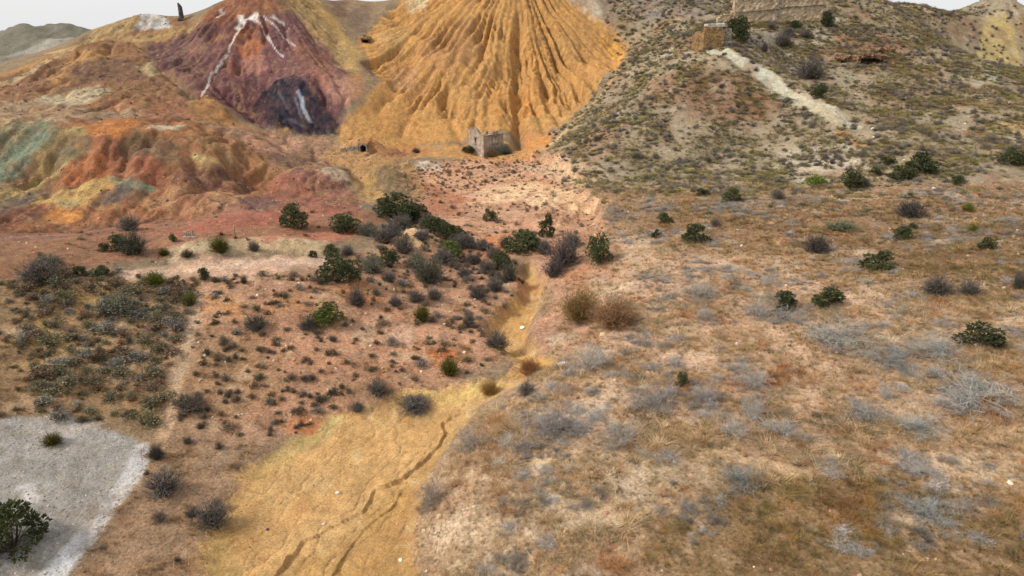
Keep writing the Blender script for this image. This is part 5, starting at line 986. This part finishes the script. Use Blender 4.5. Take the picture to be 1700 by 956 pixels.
# long retaining wall on the skyline
a = hit([1217], [38])[0]; b = hit([1364], [36])[0]; LW = float(np.hypot(*(b - a))); rz = math.atan2(b[1] - a[1], b[0] - a[0]); zb = min(gz(*a), gz(*b)) - .3
big = root_at('retaining_wall', float(a[0]), float(a[1]), zb, rz, 'long high masonry wall cut by the top edge of the photo', 'wall')
HW = 9.5; half = LW / 2
pl_ = part('panel', wall_mesh('left panel', half - .25, lambda x: HW + jag(x, .4, 2), 1.2, (), MS_BIG, .5, .07, -2.5, 11), big)
pr_ = part('panel', wall_mesh('right panel', half - .25, lambda x: HW + jag(x, .4, 5), 1.2, (), MS_BIG, .5, .07, -2.5, 12), big, (half + .25, 0, 0))
part('pilaster', wall_mesh('pilaster', .5, lambda x: HW, 1.3, (), MS_GREY, .25, .05, -2.5, 13), big, (half - .25, -.12, 0))
block('string_course', (half - .4, .22, .16), MS_GREY, pl_, (half / 2 - .1, -.08, 2.9), (0, R(-4), 0), .04, 14)
block('string_course', (half - .4, .22, .16), MS_GREY, pr_, (half / 2 - .15, -.08, 3.9), (0, R(-4), 0), .04, 15)
part('wing_wall', wall_mesh('wing wall', 3.4, lambda x: .9 + x * .35 + jag(x, .4, 8), 1.0, (), MS_BIG, .3, .08, -2.0, 16), big, (-3.5, .25, .6))
# little ruined wall with its slab
a = hit([1167], [84])[0]; b = hit([1215], [86])[0]; ax, ay = float(a[0]), float(a[1]); LW2 = 5.6; zb = gz(ax + 2, ay) - .1
sw = root_at('ruined_wall', ax, ay, zb, R(4), 'little broken orange stone wall with a white slab on top', 'wall')
part('front_wall', wall_mesh('front wall', 4.2, lambda x: 4.3 - max(0, x - 3.2) * .8 + jag(x, .25, 4), .8, (), MS_ORG, .2, .06, -2.0, 21), sw)
part('side_wall', wall_mesh('side wall', 2.6, lambda x: 2.6 + .6 * x + jag(x, .4, 6), .7, (), MS_ORG, .25, .06, -2.0, 22), sw, (-1.9, 1.75, 0), R(-42))
part('broken_core', wall_mesh('broken core', 1.6, lambda x: 3.9 - .1 * x + jag(x, .9, 7), 2.2, (), MS_GREY, .3, .13, -2.0, 23), sw, (4.15, .25, 0))
block('slab', (3.6, 2.0, .75), MS_CON, sw, (2.3, 1.0, 4.55), (0, R(-3), 0), .06, 24)
block('fallen_stone', (1.3, .7, .6), MS_GREY, sw, (4.6, -.7, .2), (.2, .1, .3), .08, 25)
# mine openings: a short vaulted drift dug into the slope, its mouth facing the drone
def adit(name, px, py, w_, h_, dep, mat, label, cat, arched=True, top=.35, rz=0.0, roof=MS_EARTH, sidew=.35, seed=1, cut=3.0):
    x, y = (float(v) for v in hit([px], [py])[0]); z = gz(x, y) - .05; W2 = w_ + 2 * sidew
    o = root_at(name, x, y, z, rz, label, cat)
    part('portal', wall_mesh('portal', W2, lambda u: h_ + top + jag(u, .12, seed), .4, [(sidew, sidew + w_, -2, h_, arched)], mat, .12, .025, -1.0, seed), o, (-W2 / 2, 0, 0))
    for s in (-1, 1): part('drift_wall', wall_mesh('drift wall', dep, lambda u: h_ + .1, .3, (), mat, .3, .03, -1.0, seed + 1), o, (s * (w_ / 2 + .15) + .15, .4, 0), R(90))
    part('drift_end', wall_mesh('drift end', w_ + .6, lambda u: h_ + .1, .3, (), mat, .3, .03, -1.0, seed + 2), o, (-w_ / 2 - .3, dep + .4, 0))
    block('roof', (W2 + .3, dep + .5, .5), roof, o, (0, dep / 2 + .55, h_ + (.3 if cut > 2 else .05)), (0, 0, 0), .06, seed + 3)
    block('drift_floor', (w_ + .5, dep + .6, .2), roof, o, (0, dep / 2 + .2, -.08), (0, 0, 0), .02, seed + 4)
    q = mys.ravel() - y; u = mxs.ravel() - x
    CUT[(np.abs(u) < w_ / 2 + .2) & (q > -.05) & (q < cut)] = True
    return o
tn = adit('tunnel_portal', 603, 252, 1.1, 1.35, 5.0, MS_GREY, 'small arched tunnel mouth with stone surround at the heap foot', 'tunnel', top=.22, sidew=.25, seed=41, cut=1.0)
part('wing_wall', wall_mesh('wing wall', 3.4, lambda x: .55 + .22 * x + jag(x, .15, 3), .5, (), MS_GREY, .2, .05, -1.0, 45), tn, (-4.3, -.15, 0), R(2))
mo = adit('mine_opening', 607, 71, 1.5, .75, 3.0, MS_ROCK, 'dark timbered mine opening high in the gully left of the heap', 'mine opening', False, .25, seed=51)
block('timber_lintel', (2.1, .25, .22), M_WOOD, mo, (0, -.12, .8), (0, R(3), 0), .02, 52)
for s in (-1, 1): block('timber_post', (.2, .2, .9), M_WOOD, mo, (s * .8, -.12, .3), (0, R(3 * s), 0), .02, 53)
def shelter(px, py, w_, h_, label, seed):
    o = adit('rock_shelter', px, py, w_, h_, 2.6, MS_ROCK, label, 'cave', True if w_ < 2 else False, .5, roof=MS_ROCK, sidew=.25, seed=seed)
    r = np.random.default_rng(seed)
    for k in range(int(w_ * 2.2) + 3):
        s = r.uniform(.5, 1.1); block('brow_rock', (s * 1.4, s, s * .8), MS_ROCK, o, (r.uniform(-w_ / 2 - .7, w_ / 2 + .7), r.uniform(-.15, .4), h_ + r.uniform(.15, .7)), tuple(r.uniform(-.5, .5, 3)), .16 * s, seed + k, 0)
    return o
shelter(1447, 106, 4.4, 1.15, 'wide low cave in the brown rocks of the right hill', 61)
shelter(1401, 104, 1.2, .7, 'small dark hole left of the wide cave', 65)
shelter(1472, 91, 1.1, .6, 'small dark hole above right of the wide cave', 69)
# broken chimney on the left skyline
x, y = (float(v) for v in hit([302], [33])[0]); zc = gz(x, y); bm = bmesh.new(); seg, rows = 14, 22; V = []; r = np.random.default_rng(3)
for k in range(rows + 1):
    for i in range(seg):
        an = i / seg * 2 * math.pi; f = k / rows; ht = 3.7 - 1.0 * (math.cos(an) * .5 + .5) ** 1.3 + r.uniform(-.06, .06); rad = .58 - .12 * f + r.uniform(-.025, .025)
        V.append(bm.verts.new((math.cos(an) * rad, math.sin(an) * rad, -.8 + f * (ht + .8))))
for k in range(rows):
    for i in range(seg): j_ = (i + 1) % seg; bm.faces.new((V[k * seg + i], V[k * seg + j_], V[(k + 1) * seg + j_], V[(k + 1) * seg + i]))
inner = [bm.verts.new((v.co.x * .55, v.co.y * .55, v.co.z - .03)) for v in V[-seg:]]; low = [bm.verts.new((v.co.x, v.co.y, 1.0)) for v in inner]
for i in range(seg):
    j_ = (i + 1) % seg; bm.faces.new((V[rows * seg + i], V[rows * seg + j_], inner[j_], inner[i])); bm.faces.new((inner[i], inner[j_], low[j_], low[i]))
bm.faces.new(low)
me = bpy.data.meshes.new('chimney shaft'); bm.to_mesh(me); bm.free(); me.materials.append(MS_DARK)
cr_ = root_at('chimney_ruin', x, y, zc, 0, 'lone broken chimney stack on the left skyline', 'chimney'); part('shaft', me, cr_); block('plinth', (1.5, 1.5, .5), MS_DARK, cr_, (0, 0, .05), (0, 0, .3), .06, 7)
# stub piers on the terrace
for k, (px, lab) in enumerate(((309, 'left stub of three small masonry piers on the red terrace'), (315, 'middle stub of three small masonry piers on the red terrace'), (322, 'right stub of three small masonry piers on the red terrace'))):
    x, y = (float(v) for v in hit([px], [394])[0]); o = root_at('masonry_pier', x, y, gz(x, y), .2 * k, lab, 'pier', 'small masonry piers'); part('shaft', wall_mesh('pier', .2, lambda u: .62 + .1 * k, .2, (), MS_HOUSE, .1, .015, -.3, 70 + k), o, (-.1, -.1, 0)); block('base_stone', (.4, .35, .18), MS_CON, o, (.02, -.1, .02), (.1, .1, .4), .04, 74 + k)
# agaves beside them
def agave(px, py, h_, stalk, col, label, seed):
    x, y = (float(v) for v in hit([px], [py])[0]); o = root_at('agave', x, y, gz(x, y) - .05, 0, label, 'plant'); r = np.random.default_rng(seed); m = plant_material('agave ' + str(seed), col, .15, .1)
    for k in range(13):
        an = k * 2.4; el = r.uniform(.3, 1.25); d = np.array([math.cos(an) * math.cos(el), math.sin(an) * math.cos(el), math.sin(el)]); L = h_ * r.uniform(.8, 1.1); s = np.array([-math.sin(an), math.cos(an), 0]) * h_ * .09; n_ = np.cross(d, s); n_ = n_ / np.linalg.norm(n_) * h_ * .03
        b0 = d * .05; v = np.array([b0 - s, b0 + s, b0 + n_, d * L * .5 - s, d * L * .5 + s, d * L * .5 + n_, d * L * 1.0 - np.array([0, 0, .12 * L])])
        link('leaf', new_mesh('agave leaf', v, np.array([(0,3,4),(0,4,1),(0,2,5),(0,5,3),(1,4,5),(1,5,2),(3,6,4),(3,5,6),(4,6,5)]), m), o)
    if stalk:
        v, f, _ = twigs(np.array([[0, 0, 0.]]), np.array([[.05, 0, stalk]]), np.array([.07]), r, .03, 5); link('stalk', new_mesh('agave stalk', v, f, m), o)
agave(391, 396, .55, 1.5, (96,80,50), 'agave with a dark dry flower stalk on the terrace', 1)
agave(368, 390, .75, 0, (128,78,66), 'withered reddish agave beside the stalked one on the terrace', 2)
agave(411, 398, .6, 0, (112,104,84), 'grey agave right of the stalked one on the terrace', 3)
# single pale stones
for k, (px, py, w_, col, lab) in enumerate(((560,812,7,(224,214,196),'white stone in the middle of the wash gravel'), (537,861,7,(214,190,170),'pinkish stone on the wash gravel'), (665,922,9,(222,204,180),'pale stone on the right side of the lower wash'), (868,524,9,(232,226,214),'white stone in the upper wash'), (1001,563,12,(222,190,150),'tan boulder below the pinkish brown shrub'), (937,612,22,(206,200,196),'pale grey rock on the right bank of the wash bend'), (1449,214,6,(230,226,216),'white stone high on the foot of the right hill'), (1451,228,5,(230,226,216),'white stone low on the foot of the right hill'), (1550,313,7,(224,216,206),'white stone beside the track below the hill'), (1690,812,0,(0,0,0),''), (443,871,6,(110,70,84),'dark purple stone on the left of the wash'))):
    if not w_: continue
    x, y = (float(v) for v in hit([px], [py])[0]); z = gz(x, y); s = w_ * depth_of(x, y, z) / FPX; bm = bmesh.new(); bmesh.ops.create_icosphere(bm, subdivisions=2, radius=.5); r = np.random.default_rng(k)
    for v in bm.verts: n_ = fbm(np.array([v.co.x * 2 + k * 3]), np.array([v.co.y * 2 + v.co.z * 3]), 1.2, 3, 5)[0]; v.co *= 1 + .55 * n_; v.co.z *= .65
    me = bpy.data.meshes.new('stone'); bm.to_mesh(me); bm.free(); mm = stone_material(False, col); me.materials.append(mm)
    o = link('stone', me); o.location = (x, y, z + s * .12); o.scale = (s * 1.1, s, s); o.rotation_euler = (0, 0, k); o.color = (1, 1, 1, 1); tag(o, lab, 'stone')
build_ground()
